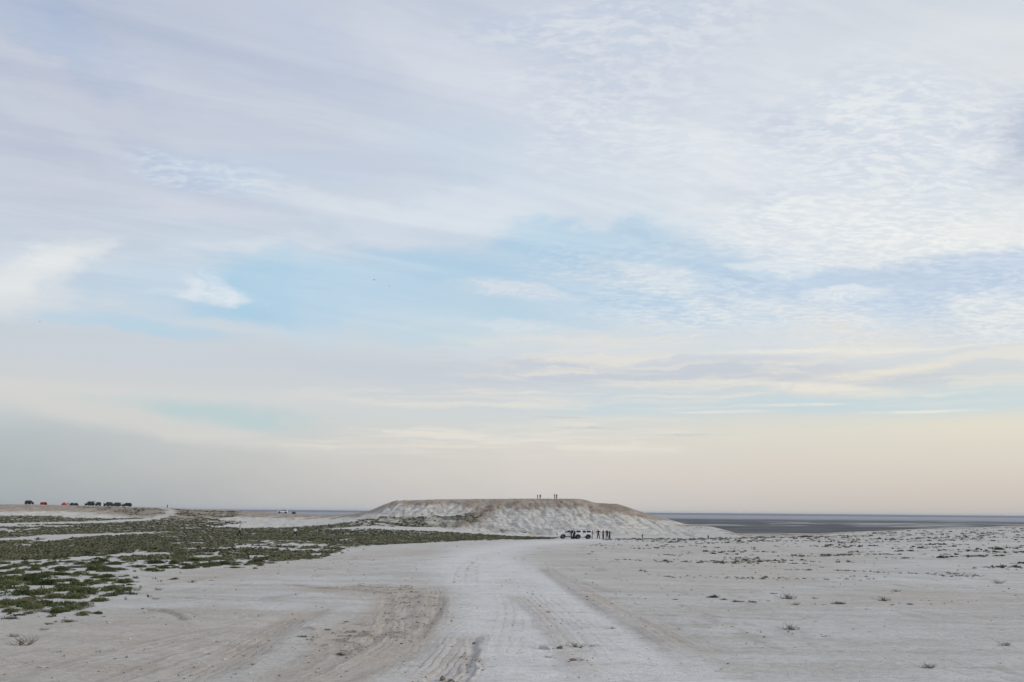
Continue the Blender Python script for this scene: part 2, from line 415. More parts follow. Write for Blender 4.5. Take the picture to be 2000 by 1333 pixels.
AZc = AZ
def z_at(a, r):
    i = np.clip(np.searchsorted(AZc, a)-1, 0, NA-2); j = np.clip(np.searchsorted(RR, r)-1, 0, NR-2)
    fa = (a-AZc[i])/(AZc[i+1]-AZc[i]); fr = (r-RR[j])/(RR[j+1]-RR[j])
    return (Z[i, j]*(1-fa)+Z[i+1, j]*fa)*(1-fr)+(Z[i, j+1]*(1-fa)+Z[i+1, j+1]*fa)*fr
def zxy(x, y):
    return z_at(np.arctan2(x, y), np.hypot(x, y))
def hit(px, py, rmax=60000):
    """where the line of sight meets the ground -> world x, y"""
    a, te = ray(px, py)
    i = int(np.clip(np.searchsorted(AZ, a)-1, 0, NA-2)); fa = (a-AZ[i])/(AZ[i+1]-AZ[i])
    s = (ZS[i]*(1-fa)+ZS[i+1]*fa)/RR
    k = np.nonzero((s[1:] >= te) & (RR[1:] > 1.0))[0]
    if len(k) == 0: r_ = 600.0
    else:
        j = k[0]; s0, s1 = s[j], s[j+1]
        r_ = RR[j]+(RR[j+1]-RR[j])*np.clip((te-s0)/(s1-s0+1e-9), 0, 1)
    r_ = min(r_, rmax)
    return np.array([math.sin(a)*r_, math.cos(a)*r_])
def atr(px, r_):
    a = ray(px, 1000)[0]
    return np.array([math.sin(a)*r_, math.cos(a)*r_])

def poly_world(pts, sub=4):
    out = []
    n = len(pts)
    for i in range(n):
        p, q = np.array(pts[i], float), np.array(pts[(i+1) % n], float)
        for s in range(sub): out.append(hit(*(p+(q-p)*s/sub)))
    return np.array(out)
def in_poly(X, Y, P):
    ins = np.zeros(X.shape, bool)
    n = len(P)
    x0, y0 = P.min(0); x1, y1 = P.max(0)
    bb = (X >= x0) & (X <= x1) & (Y >= y0) & (Y <= y1)
    xs, ys = X[bb], Y[bb]; r_ = np.zeros(xs.shape, bool)
    for i in range(n):
        ax, ay = P[i]; bx, by = P[(i+1) % n]
        c = (ay > ys) != (by > ys)
        with np.errstate(divide='ignore', invalid='ignore'):
            xx = (bx-ax)*(ys-ay)/(by-ay+1e-12)+ax
        r_ ^= c & (xs < xx)
    ins[bb] = r_
    return ins
def line_world(pts, sub=5):
    # smooth the drawn line a little by Catmull-Rom in picture space, then drop it on the ground
    p = [np.array(q, float) for q in pts]; p = [2*p[0]-p[1]]+p+[2*p[-1]-p[-2]]
    out = []
    for i in range(1, len(p)-2):
        for s in range(sub):
            t_ = s/sub
            out.append(0.5*((2*p[i])+(-p[i-1]+p[i+1])*t_+(2*p[i-1]-5*p[i]+4*p[i+1]-p[i+2])*t_**2+(-p[i-1]+3*p[i]-3*p[i+1]+p[i+2])*t_**3))
    out.append(p[-2])
    return np.array([hit(*q) for q in out])
def dist_line(X, Y, L, lim):
    """signed-side distance to a world polyline, evaluated only near it; also the run along it"""
    D = np.full(X.shape, 1e6); S = np.zeros(X.shape); side_ = np.zeros(X.shape)
    x0, y0 = L.min(0)-lim; x1, y1 = L.max(0)+lim
    bb = (X >= x0) & (X <= x1) & (Y >= y0) & (Y <= y1)
    xs, ys = X[bb], Y[bb]; d = np.full(xs.shape, 1e6); s_ = np.zeros(xs.shape); sd_ = np.zeros(xs.shape); run = 0
    for a, b in zip(L[:-1], L[1:]):
        v = b-a; l2 = v@v+1e-9
        t_ = np.clip(((xs-a[0])*v[0]+(ys-a[1])*v[1])/l2, 0, 1)
        dd = np.hypot(xs-a[0]-t_*v[0], ys-a[1]-t_*v[1])
        m = dd < d
        d = np.where(m, dd, d); s_ = np.where(m, run+t_*math.sqrt(l2), s_)
        sd_ = np.where(m, np.sign(v[0]*(ys-a[1])-v[1]*(xs-a[0])), sd_)
        run += math.sqrt(l2)
    D[bb] = d; S[bb] = s_; side_[bb] = sd_
    return D, S, side_

# warped sampling positions for ragged zone edges
wscale = np.clip(GR/60, 0.3, 4)
WX = GX+wscale*0.9*fbm(GX/(2.4*wscale), GY/(2.4*wscale), 4, 101)
WY = GY+wscale*2.2*fbm(GX/(2.4*wscale), GY/(2.4*wscale), 4, 102)

ROAD = poly_world([(560, 1480), (700, 1400), (800, 1333), (850, 1280), (885, 1240), (900, 1200), (905, 1165), (860, 1135), (830, 1112), (840, 1095),
                   (880, 1082), (940, 1070), (1010, 1061), (1090, 1055.5), (1150, 1054), (1200, 1054.5), (1150, 1058), (1090, 1063), (1045, 1072),
                   (1025, 1083), (1035, 1097), (1075, 1120), (1135, 1155), (1205, 1195), (1290, 1240), (1390, 1295), (1460, 1333), (1700, 1480)])
m = in_poly(WX, WY, ROAD).astype(float)
def blur2(a, n, axis):
    h = n//2
    pad = [(0, 0), (0, 0)]; pad[axis] = (h+1, h)
    c = np.cumsum(np.pad(a, pad, mode='edge'), axis=axis)
    return (np.take(c, range(n, c.shape[axis]), axis)-np.take(c, range(0, c.shape[axis]-n), axis))/n
a_road = blur2(blur2(blur2(blur2(m, 31, 0), 15, 0), 11, 1), 7, 1)*.95
ROADMASK = in_poly(GX, GY, ROAD)

a_tan = np.zeros_like(Z); a_brown = np.zeros_like(Z); groove = np.zeros_like(Z); a_tread = np.zeros_like(Z)
def tan_zone(pts, amt, nb=13):
    global a_tan
    mm = in_poly(WX, WY, poly_world(pts)).astype(float)
    a_tan = np.maximum(a_tan, amt*blur2(blur2(mm, nb, 0), 7, 1))
tan_zone([(560, 1150), (700, 1142), (790, 1148), (880, 1165), (880, 1200), (850, 1240), (790, 1290), (730, 1333), (520, 1350), (600, 1270), (590, 1240), (720, 1200), (740, 1165), (600, 1155)], .75)
tan_zone([(0, 1215), (200, 1205), (420, 1180), (560, 1195), (560, 1240), (430, 1300), (330, 1360), (-200, 1360), (-200, 1230)], .42, 25)
tan_zone([(560, 1092), (760, 1072), (880, 1066), (860, 1078), (700, 1098), (560, 1115), (300, 1150), (260, 1135)], .45, 15)
tan_zone([(1040, 1065), (1150, 1062), (1500, 1060), (1700, 1075), (1600, 1130), (1400, 1170), (1200, 1150), (1090, 1110)], .30, 25)
tan_zone([(810, 1333), (870, 1285), (905, 1245), (930, 1235), (940, 1260), (945, 1400), (800, 1400)], .5, 15)
tan_zone([(1560, 1160), (1800, 1150), (2100, 1160), (2100, 1190), (1700, 1185), (1500, 1175)], .30, 15)
# lines pressed or scraped into the surface: points, half width (m), depth (m), tan amount, brown amount, tread
LINES = [
 ([(-60, 1345), (80, 1300), (220, 1262), (330, 1240), (470, 1215)], .22, .02, .5, .15, 0),
 ([(120, 1350), (260, 1300), (380, 1262), (470, 1240)], .16, .02, .55, .2, 0),
 ([(180, 1350), (320, 1300), (430, 1262)], .10, .015, -.0, .3, 0),
 ([(-60, 1290), (100, 1262), (260, 1240)], .18, .015, .4, .1, 0),
 ([(620, 1345), (700, 1310), (770, 1285), (840, 1250)], .25, .02, .6, .2, 0),
 ([(250, 1160), (400, 1170), (560, 1175), (700, 1180)], .12, .015, .35, .15, 0),
 ([(330, 1345), (430, 1295), (520, 1240), (575, 1208), (640, 1180)], .34, .035, .75, .10, 0),
 ([(270, 1345), (380, 1285), (470, 1240), (540, 1205)], .18, .02, .35, .1, 0),
 ([(540, 1345), (640, 1300), (700, 1265), (745, 1235), (757, 1190), (760, 1160)], .13, .03, .5, .25, 0),
 ([(470, 1345), (600, 1300), (690, 1262)], .2, .02, .5, .1, 0),
 ([(800, 1400), (850, 1333), (890, 1290), (915, 1255), (928, 1235)], .22, .035, .6, .3, 1),
 ([(860, 1400), (905, 1333), (920, 1290), (925, 1250)], .07, .03, .3, .25, 1),
 ([(770, 1240), (785, 1210), (795, 1180), (800, 1155)], .28, .03, .6, .15, 1),
 ([(800, 1250), (830, 1215), (850, 1185), (852, 1160)], .22, .03, .6, .35, 1),
 ([(1060, 1106), (1095, 1130), (1150, 1165), (1200, 1195), (1290, 1243), (1360, 1290), (1430, 1340)], .33, -.03, .62, .28, 0),
 ([(1100, 1128), (1150, 1140), (1200, 1156), (1260, 1163)], .28, -.02, .5, .15, 0),
 ([(1000, 1160), (1045, 1190), (1075, 1225), (1110, 1270), (1140, 1310), (1160, 1345)], .22, -.015, .55, .12, 0),
 ([(565, 1140), (620, 1147), (700, 1152), (790, 1160)], .35, -.03, .4, .45, 0),
 ([(260, 1193), (310, 1192), (350, 1199), (376, 1214)], .14, -.05, .4, .45, 0),
 ([(1010, 1194), (1150, 1197), (1300, 1203), (1400, 1206), (1600, 1212)], .10, .02, .3, .22, 0),
 ([(220, 1245), (260, 1236), (330, 1228)], .12, -.02, .5, .1, 0),
 ([(1000, 1302), (1150, 1300), (1260, 1291)], .08, .015, .3, .15, 0),
 ([(1660, 1160), (1750, 1165), (1900, 1168), (2050, 1172)], .12, .02, .3, .3, 0),
 ([(340, 1137), (420, 1138), (480, 1141)], .12, .02, .3, .2, 0),
 ([(620, 1110), (760, 1100), (900, 1085)], .4, .02, .4, .0, 0),
 ([(1060, 1086), (1200, 1083), (1400, 1082), (1600, 1090)], .6, .02, .35, .1, 0),
]
KN = int(np.searchsorted(RR, 130)); NX, NY = GX[:, :KN], GY[:, :KN]
fbA = fbm(NX*2, NY*2, 2, 5); fbB = np.clip(fbm(NX*1.3, NY*1.3, 3, 33)+0.4, 0, 1)
full_t, full_b, full_g, full_r = a_tan, a_brown, groove, a_tread
a_tan, a_brown, groove, a_tread = (v[:, :KN] for v in (full_t, full_b, full_g, full_r))
for pts, hw, dep, tn, br, tr in LINES:
    L = line_world(pts); L = L[np.hypot(L[:, 0], L[:, 1]) > 5]
    D, S, sd_ = dist_line(NX+0.05*fbA, NY, L, 6)
    tot = np.hypot(*np.diff(L, axis=0).T).sum()
    fade = sstep(0, tot*.15, S)*(1-sstep(tot*.85, tot, S))*0.85+0.15*(S > 0)
    fade = fade*(0.75+0.5*fbB)
    prof = np.exp(-(D/hw)**2)
    rim = np.exp(-((D-hw*1.5)/(hw*0.5))**2)*0.4
    groove += -dep*(prof-rim)*fade
    a_tan = np.maximum(a_tan, tn*np.exp(-(D/(hw*1.35))**2)*fade)
    a_brown = np.maximum(a_brown, br*np.exp(-((D-hw*0.8)/(hw*0.45))**2)*fade)
    if tr: a_tread = np.maximum(a_tread, prof*fade)
groove += -0.008*np.sin(NX/0.055+1.5*fbm(NX, NY, 2, 8))*a_tread
# bundles of thin tread lines
for pts, half, per, am in [
   ([(790, 1400), (838, 1333), (872, 1295), (900, 1258), (915, 1235)], .55, .11, .8), ([(740, 1345), (790, 1290), (850, 1240), (900, 1205)], .4, .13, .35),
   ([(757, 1275), (762, 1230), (775, 1190), (795, 1155)], .5, .13, .7), ([(830, 1240), (850, 1200), (858, 1160), (850, 1140)], .45, .13, .55),
   ([(1065, 1108), (1110, 1138), (1180, 1180), (1270, 1232), (1360, 1285), (1440, 1340)], .5, .16, .6), ([(960, 1345), (985, 1290), (1000, 1240), (1002, 1190), (980, 1140), (960, 1110)], .5, .2, .3),
   ([(1180, 1345), (1150, 1290), (1110, 1235), (1060, 1190), (1015, 1150), (975, 1115)], .45, .16, .55), ([(300, 1350), (420, 1295), (520, 1243), (600, 1200)], .55, .14, .7),
   ([(-60, 1330), (120, 1290), (300, 1252), (460, 1222)], .6, .2, .5), ([(560, 1345), (660, 1298), (730, 1262), (760, 1225)], .35, .12, .6),
   ([(1260, 1345), (1200, 1280), (1130, 1215), (1050, 1150), (1000, 1110)], .4, .2, .3), ([(840, 1075), (700, 1095), (560, 1118), (420, 1135)], .8, .5, .35),
   ([(1060, 1064), (980, 1076), (930, 1095), (910, 1120), (915, 1160)], .8, .45, .4)]:
    L = line_world(pts); L = L[np.hypot(L[:, 0], L[:, 1]) > 5]
    D, S, sd_ = dist_line(NX+0.04*fbA, NY, L, 4)
    bb = D < 1e5; D_, S_, s_d = D[bb], S[bb], sd_[bb]
    tot = np.hypot(*np.diff(L, axis=0).T).sum(); fade = sstep(0, tot*.2, S_)*(1-sstep(tot*.8, tot, S_))
    q = D_*s_d; fade = fade*sstep(-.45, .25, fbm(S_/1.5+7, q/.5, 3, 12))
    ln = np.clip(np.cos(2*np.pi*(q/per+.12*fbm(S_/3, q*0, 2, 4))), 0, 1)**2*np.exp(-(q/half)**4)*fade
    a_brown[bb] = np.maximum(a_brown[bb], .62*am*ln); groove[bb] -= .014*am*ln; a_tan[bb] = np.maximum(a_tan[bb], .5*am*np.exp(-(q/half)**2)*fade)
full_t[:, :KN] = a_tan; full_b[:, :KN] = a_brown; full_g[:, :KN] = groove
a_tan, a_brown, groove = full_t, full_b, full_g
# churned crumbly soil where lorries have turned
CH = [([(690, 1140), (780, 1142), (880, 1160), (860, 1200), (830, 1250), (760, 1262), (750, 1200), (760, 1165)], .7),
      ([(580, 1225), (640, 1212), (720, 1210), (760, 1225), (740, 1260), (690, 1285), (630, 1290), (600, 1255)], .75),
      ([(810, 1333), (870, 1290), (930, 1270), (935, 1400), (790, 1400)], .8),
      ([(1100, 1262), (1160, 1262), (1160, 1300), (1110, 1290)], .6),
      ([(250, 1188), (380, 1190), (380, 1216), (250, 1205)], .3)]
churn = np.zeros_like(Z)
for pts, amt in CH:
    mm = in_poly(WX, WY, poly_world(pts)).astype(float)
    churn = np.maximum(churn, amt*blur2(blur2(mm, 13, 0), 5, 1))
cn = fbm(GX/0.35, GY/0.8, 4, 201, .6)
groove += churn*0.03*cn
a_brown = np.maximum(a_brown, churn*sstep(0.16, 0.42, cn)*.75)
a_tan = np.maximum(a_tan, churn*.6)
Z += groove*(1-sstep(120, 200, GR))
micro2 = fbm(GX/0.9, GY/3.5, 4, 301, .6)
a_brown = np.maximum(a_brown, 0.35*sstep(0.30, 0.55, micro2)*(GR < 240)*(1-a_road)*0.7)

# ---- pale tracks across the green flat
white = np.zeros_like(Z)
for pts, hw in [([(-200, 1026), (0, 1024), (100, 1022.5), (200, 1019.5), (285, 1014.5)], 9.0), ([(280, 1015), (300, 1012), (322, 1007), (334, 1000), (336, 993.5)], 3.2),
                ([(-200, 1060), (0, 1054.5), (60, 1051), (150, 1046), (220, 1043), (300, 1041)], 4.0),
                ([(90, 1059), (130, 1052), (160, 1047)], 1.6),
                ([(-100, 1028), (0, 1027.5), (100, 1028)], 9),
                ([(690, 1030), (780, 1034), (860, 1034), (930, 1038), (1000, 1046), (1060, 1050)], 6.0),
                ([(320, 1026), (380, 1027), (420, 1030)], 2.0)]:
    D, S, _ = dist_line(WX, WY, line_world(pts), 14)
    white = np.maximum(white, 1-sstep(hw*.6, hw*1.2, D))

# ---- vegetation density
veg = np.zeros_like(Z); olive = np.zeros_like(Z)
pn = fbm(GX/(1.5*wscale+1.2), GY/(2.2*wscale+1.2), 4, 401, .55)
G1 = poly_world([(-300, 1009), (0, 1008), (100, 1008), (130, 1012), (250, 1013), (300, 1010), (328, 1004), (352, 1014), (420, 1030), (500, 1032), (560, 1031), (620, 1027), (690, 1020),
                 (720, 1029), (800, 1037), (900, 1042), (1000, 1048), (1092, 1050.5), (1080, 1053.5), (980, 1056), (900, 1058), (800, 1062), (740, 1065), (690, 1064), (640, 1060),
                 (560, 1056), (480, 1055), (330, 1062), (200, 1084), (100, 1093), (0, 1097), (-300, 1110)])
g1 = in_poly(WX, WY, G1)
veg = np.maximum(veg, np.where(g1, np.clip(1.0-0.8*sstep(.34, .55, pn), 0.10, 1), 0))
G2 = poly_world([(330, 1062), (480, 1055), (640, 1060), (740, 1065), (700, 1070), (640, 1088), (560, 1097), (450, 1112), (340, 1112), (280, 1120), (240, 1105), (200, 1085)])
g2 = in_poly(WX, WY, G2)
veg = np.maximum(veg, np.where(g2, sstep(-.10, .08, fbm(GX/1.7, GY/4.2, 4, 779, .6)+.25*pn)*.9, 0))
G3 = poly_world([(-300, 1110), (0, 1095), (100, 1092), (200, 1084), (250, 1108), (228, 1140), (240, 1163), (205, 1178), (150, 1200), (100, 1207), (0, 1195), (-300, 1210)])
g3 = in_poly(WX, WY, G3)
G4 = poly_world([(700, 1014), (760, 1009), (840, 1008), (935, 1006), (930, 1013), (890, 1024), (800, 1031), (720, 1027), (690, 1019)])
g4 = in_poly(WX, WY, G4)
v4 = np.where(g4, .35+.65*sstep(-.1, .25, pn), 0); veg = np.maximum(veg, v4); olive = np.maximum(olive, v4)
G5 = poly_world([(343, 995.5), (400, 997), (465, 999.5), (470, 1008), (425, 1013), (470, 1022), (425, 1029), (352, 1015)])
g5 = in_poly(WX, WY, G5)
v5 = np.where(g5, .25+.75*sstep(-.1, .25, pn), 0); veg = np.maximum(veg, v5); olive = np.maximum(olive, v5)
G6 = poly_world([(150, 989.5), (180, 990.0), (260, 992), (322, 995), (322, 1003), (290, 1009), (255, 1008), (215, 1000)])
g6 = in_poly(WX, WY, G6)
veg = np.maximum(veg, np.where(g6, .85*sstep(-.15, .15, pn), 0)); olive = np.maximum(olive, g6*0.9)
G9 = poly_world([(915, 1036), (960, 1032), (1010, 1036), (1060, 1046), (1000, 1046)])
veg = np.maximum(veg, np.where(in_poly(WX, WY, G9), .35*sstep(-.0, .3, pn), 0))
veg *= (1-white); olive *= (1-white)
veg *= (1-np.clip(a_road*2, 0, 1))

# ---- brown caps on the hills and gully stains
zrel = (CZw[:, None]-Z)
capn = fbm(GX/6, GR/9, 4, 501, .6)
leftw = 1-mesa_w[:, None]
cap = sstep(0.62, 0.9, T+0.0*capn)*0
capd = np.interp(AZ, [ray(x, 1000)[0] for x in (0, 120, 200, 260, 330, 400, 470, 560, 640, 700, 780, 900, 1000, 1130, 1170, 1230, 1270, 1330)],
                 [2.1, 2.2, 2.5, 3.2, 3.8, 2.6, 1.8, 1.2, .8, .8, 1.1, 2.0, 2.5, 2.7, 2.7, 2.4, 1.0, .0])
cap = (1-sstep(capd[:, None]*1.0, capd[:, None]*1.45, zrel+1.1*capn))*sstep(0.1, 0.4, T)*(GR < 620)
cap *= (0.75+0.25*sstep(-.3, .3, fbm(GX/2.0, GR/5, 3, 502)))
a_cap = np.clip(cap, 0, 1)
for pts, hw, am in [([(978, 980), (960, 990), (938, 1003), (915, 1016), (880, 1030)], 4.2, 1.0), ([(976, 984), (950, 1000), (925, 1012), (890, 1022)], 1.2, 1.0), ([(1000, 980), (985, 992), (965, 1004)], 1.6, .5),
                    ([(1180, 992), (1230, 1003), (1290, 1016), (1340, 1034)], 1.6, .35), ([(740, 1000), (760, 990), (775, 980)], 1.2, .45), ([(770, 1006), (790, 993), (802, 980)], 1.0, .4),
                    ([(836, 1006), (850, 994), (880, 982)], 1.0, .35), ([(1060, 1004), (1150, 1008), (1250, 1010)], .8, .25), ([(930, 1036), (990, 1034), (1040, 1040)], 2.0, .5)]:
    D, S, _ = dist_line(WX, WY, line_world(pts), 10)
    a_cap = np.maximum(a_cap, am*np.exp(-(D/hw)**2))
a_cap = np.maximum(a_cap, 0.8*in_poly(WX, WY, poly_world([(275, 992), (330, 993), (420, 997), (470, 1000), (470, 1008), (330, 1012), (270, 1004)])))
a_brown = np.maximum(a_brown, .55*in_poly(WX, WY, poly_world([(1165, 979), (1210, 983), (1242, 996), (1230, 999), (1190, 992), (1160, 984)])))
a_cap *= (1-.75*white)
grg = np.random.default_rng(77); KA, KB = int(np.searchsorted(RR, 240)), int(np.searchsorted(RR, 520)); MX, MY = GX[:, KA:KB], GY[:, KA:KB]
MX2 = MX+.8*fbm(MX/2.5, MY/6, 3, 640)
for gx in list(np.linspace(752, 1000, 15))+list(np.linspace(1010, 1330, 20)):
    gx += grg.uniform(-8, 8); y0 = np.interp(gx, [750, 775, 1130, 1200, 1240, 1340], [992, 983, 984, 990, 1000, 1030])+grg.uniform(0, 12); ln_ = grg.uniform(12, 32); dx = (-1.1 if gx < 960 else grg.uniform(-.8, 1.6) if gx < 1150 else 1.8)*ln_
    D, S, _ = dist_line(MX2, MY, line_world([(gx, y0), (gx+dx*.5+grg.uniform(-4, 4), y0+ln_*.5), (gx+dx, y0+ln_)]), 4)
    am_ = grg.uniform(.2, .6)
    e_ = np.exp(-(D/grg.uniform(.25, .5))**2); a_brown[:, KA:KB] = np.maximum(a_brown[:, KA:KB], am_*e_); Z[:, KA:KB] -= .25*np.exp(-(D/.6)**2)
slope_spots = sstep(.30, .5, fbm(GX/1.3, GR/3.0, 3, 601, .6))*onface*.35
a_brown = np.maximum(a_brown, slope_spots)
a_brown = np.maximum(a_brown, a_cap*sstep(.15, .45, fbm(GX/1.1, GR/2.2, 3, 602, .6))*.75)

# ---- normals for the whole sheet
P3 = np.stack([GX, GY, Z], -1)
dA = np.empty_like(P3); dA[1:-1] = P3[2:]-P3[:-2]; dA[0] = P3[1]-P3[0]; dA[-1] = P3[-1]-P3[-2]
dR = np.empty_like(P3); dR[:, 1:-1] = P3[:, 2:]-P3[:, :-2]; dR[:, 0] = P3[:, 1]-P3[:, 0]; dR[:, -1] = P3[:, -1]-P3[:, -2]
Nn = np.cross(dA, dR); Nn *= np.sign(Nn[..., 2:3]); Nn /= np.linalg.norm(Nn, axis=-1, keepdims=True)+1e-12

# ---- ground materials
def earth_material():
    m = bpy.data.materials.new('chalk_earth'); m.use_nodes = True
    t = NT(m.node_tree); b = t.n['Principled BSDF']
    b.inputs['Roughness'].default_value = 0.95; b.inputs['Specular IOR Level'].default_value = 0.15
    geo = t.node('ShaderNodeNewGeometry').outputs['Position']
    def at(n):
        a = t.node('ShaderNodeAttribute'); a.attribute_name = n; return a.outputs['Fac']
    big = t.noise(geo, 0.07, 5, 0.6)[0]
    mid = t.noise(t.vmath('MULTIPLY', geo, (0.45, 1.3, 1.0)), 0.55, 5, 0.62)[0]
    fine_ = t.noise(geo, 9.0, 5, 0.7)[0]
    grit = t.noise(geo, 38.0, 3, 0.7)[0]
    base = t.mix(t.mapr(big, .32, .68), (0.53, 0.515, 0.485, 1), (0.61, 0.605, 0.585, 1))
    base = t.mix(t.math('MULTIPLY', t.mapr(mid, .42, .66), 0.55), base, (0.43, 0.39, 0.34, 1))
    base = t.mix(t.math('MULTIPLY', t.mapr(mid, .50, .30), 0.5), base, (0.63, 0.625, 0.61, 1))
    road = t.mix(t.mapr(mid, .3, .7), (0.74, 0.74, 0.735, 1), (0.66, 0.66, 0.65, 1))
    c = t.mix(at('road'), base, road)
    c = t.mix(at('chalk'), c, t.mix(t.mapr(mid, .35, .65), (0.66, 0.645, 0.60, 1), (0.56, 0.54, 0.495, 1)))
    ch0 = at('chalk')
    mott = t.noise(t.vmath('MULTIPLY', geo, (1.0, 1.7, 1.0)), 1.9, 8, 0.72)[0]
    c = t.mix(t.mapr(mott, .50, .70, 0, .34), c, (0.27, 0.235, 0.20, 1))
    c = t.mix(t.mapr(mott, .48, .30, 0, .30), c, (0.74, 0.73, 0.71, 1))
    m2 = t.noise(t.vmath('MULTIPLY', geo, (1.0, 1.25, 1.0)), 7.5, 9, 0.78)[0]
    near_ = t.math('SUBTRACT', 1.0, ch0)
    c = t.mix(t.math('MULTIPLY', near_, t.mapr(m2, .50, .64, 0, .36)), c, (0.27, 0.235, 0.195, 1))
    c = t.mix(t.math('MULTIPLY', near_, t.mapr(m2, .50, .38, 0, .30)), c, (0.78, 0.77, 0.75, 1))
    crust = t.noise(t.vmath('MULTIPLY', geo, (0.55, 2.4, 1.0)), 2.3, 7, 0.7)[0]
    c = t.mix(t.math('MULTIPLY', near_, t.mapr(crust, .58, .66, 0, .34)), c, (0.27, 0.225, 0.18, 1))
    gz = t.vmath('MULTIPLY', geo, (.10, .10, 2.6))
    ledge = t.noise(t.vmath('ADD', gz, t.vmath('SCALE', t.noise(geo, .35, 4, .6)[1], scale=1.6)), 1.0, 5, .65)[0]
    crk = t.noise(t.vmath('MULTIPLY', geo, (1.0, .5, 1.4)), .62, 8, .72)[0]
    ch = at('chalk')
    c = t.mix(t.math('MULTIPLY', ch, t.mapr(ledge, .50, .62, 0, .50)), c, (0.36, 0.32, 0.27, 1))
    c = t.mix(t.math('MULTIPLY', ch, t.mapr(crk, .56, .66, 0, .50)), c, (0.30, 0.26, 0.21, 1))
    c = t.mix(t.math('MULTIPLY', ch, t.mapr(crk, .45, .34, 0, .5)), c, (0.70, 0.69, 0.67, 1))
    tanf = t.math('MULTIPLY', at('tan'), t.mapr(fine_, .25, .65, .30, .80))
    c = t.mix(tanf, c, (0.43, 0.35, 0.27, 1))
    c = t.mix(t.math('MULTIPLY', at('cap'), t.mapr(fine_, .25, .6, .7, 1.0)), c, (0.31, 0.245, 0.185, 1))
    c = t.mix(t.math('MULTIPLY', at('vegsoil'), .92), c, (0.155, 0.15, 0.105, 1))
    c = t.mix(t.math('MULTIPLY', at('brown'), t.mapr(fine_, .3, .6, .55, 1.0)), c, (0.15, 0.115, 0.085, 1))
    speck = t.mapr(t.noise(geo, 6.5, 2, .5)[0], .66, .72)
    c = t.mix(t.math('MULTIPLY', speck, .20), c, (0.2, 0.165, 0.13, 1))
    c = t.mix(t.mapr(grit, .3, .75, 0, .26), c, (0.30, 0.28, 0.26, 1))
    t.l.new(c, b.inputs['Base Color'])
    bm = t.node('ShaderNodeBump'); bm.inputs['Strength'].default_value = 0.8; bm.inputs['Distance'].default_value = 0.05
    hsum = t.math('ADD', t.math('MULTIPLY', fine_, 1.0), t.math('MULTIPLY', grit, 0.45))
    t.l.new(hsum, bm.inputs['Height'])
    b2 = t.node('ShaderNodeBump'); b2.inputs['Distance'].default_value = 0.9; t.l.new(t.math('MULTIPLY', ch, .5), b2.inputs['Strength'])
    t.l.new(t.math('ADD', t.math('MULTIPLY', crk, -1.0), t.math('MULTIPLY', ledge, -.8)), b2.inputs['Height']); t.l.new(bm.outputs[0], b2.inputs['Normal'])
    t.l.new(b2.outputs[0], b.inputs['Normal'])
    return m
def plain_material():
    m = bpy.data.materials.new('steppe_plain'); m.use_nodes = True
    t = NT(m.node_tree); b = t.n['Principled BSDF']
    b.inputs['Roughness'].default_value = 1.0; b.inputs['Specular IOR Level'].default_value = 0.0
    geo = t.node('ShaderNodeNewGeometry').outputs['Position']
    n = t.node('ShaderNodeVectorMath', operation='LENGTH'); t.l.new(geo, n.inputs[0]); dist = n.outputs['Value']
    a = t.noise(geo, 0.0016, 5, .6)[0]; b2 = t.noise(geo, 0.0045, 5, .65)[0]
    dark = t.mix(t.mapr(b2, .35, .65), (0.088, 0.092, 0.096, 1), (0.145, 0.147, 0.149, 1))
    # salt pans: patchy in the middle distance, continuous on the far flat
    pan = t.mapr(t.math('ADD', a, t.math('MULTIPLY', b2, .35)), 0.665, 0.72)
    midband = t.math('MULTIPLY', t.mapr(dist, 3100, 3700), t.mapr(dist, 5600, 5000))
    c = t.mix(t.math('MULTIPLY', pan, t.math('MULTIPLY', midband, .9)), dark, (0.40, 0.39, 0.37, 1))
    near = t.math('MULTIPLY', t.mapr(dist, 2250, 2150), t.mapr(dist, 1900, 2000))
    c = t.mix(t.math('MULTIPLY', near, t.mapr(b2, .4, .55, .2, .9)), c, (0.42, 0.40, 0.37, 1))
    dw = t.math('ADD', dist, t.math('MULTIPLY', t.math('SUBTRACT', a, .5), 9000))
    flat = t.math('MULTIPLY', t.mapr(dw, 6200, 8200), t.mapr(dist, 20400, 19000))
    c = t.mix(t.math('MULTIPLY', flat, t.mapr(b2, .3, .7, .75, 1.0)), c, (0.36, 0.36, 0.38, 1))
    t.l.new(c, b.inputs['Base Color'])
    return m
EARTH = earth_material(); PLAINM = plain_material()

# ---- cut the sheet into named pieces of the setting
I, J = np.meshgrid(np.arange(NA-1), np.arange(NR-1), indexing='ij')
v00 = I*NR+J; v10 = (I+1)*NR+J; v11 = (I+1)*NR+J+1; v01 = I*NR+J+1
quads = np.stack([v00, v10, v11, v01], -1).reshape(-1, 4)
Tc = T[:-1, :-1]; Ac = GA[:-1, :-1]; Rc = GR[:-1, :-1]
mesa_f = (Tc > 0.0) & (Rc < 560) & (Ac > ray(695, 1000)[0]) & (Ac < ray(1440, 1000)[0])
ridge_f = (Tc > 0.0) & (Rc < 620) & (Ac <= ray(695, 1000)[0]) & (Ac > R(-50))
plain_f = (Rc > 700)
road_f = ROADMASK[:-1, :-1] & (Rc < 260)
cls = np.zeros(Tc.shape, int); cls[ridge_f] = 2; cls[mesa_f] = 1; cls[plain_f] = 3; cls[road_f] = 4
cls = cls.reshape(-1)
Vall = P3.reshape(-1, 3); Nall = Nn.reshape(-1, 3)
ATT = {'road': a_road, 'tan': a_tan, 'brown': a_brown, 'cap': a_cap, 'chalk': np.clip(onface*(.55+.45*tall)*(GR > 200), 0, 1),
       'vegsoil': np.clip(veg*0.75+olive*.3, 0, 1)*sstep(45, 110, GR)}
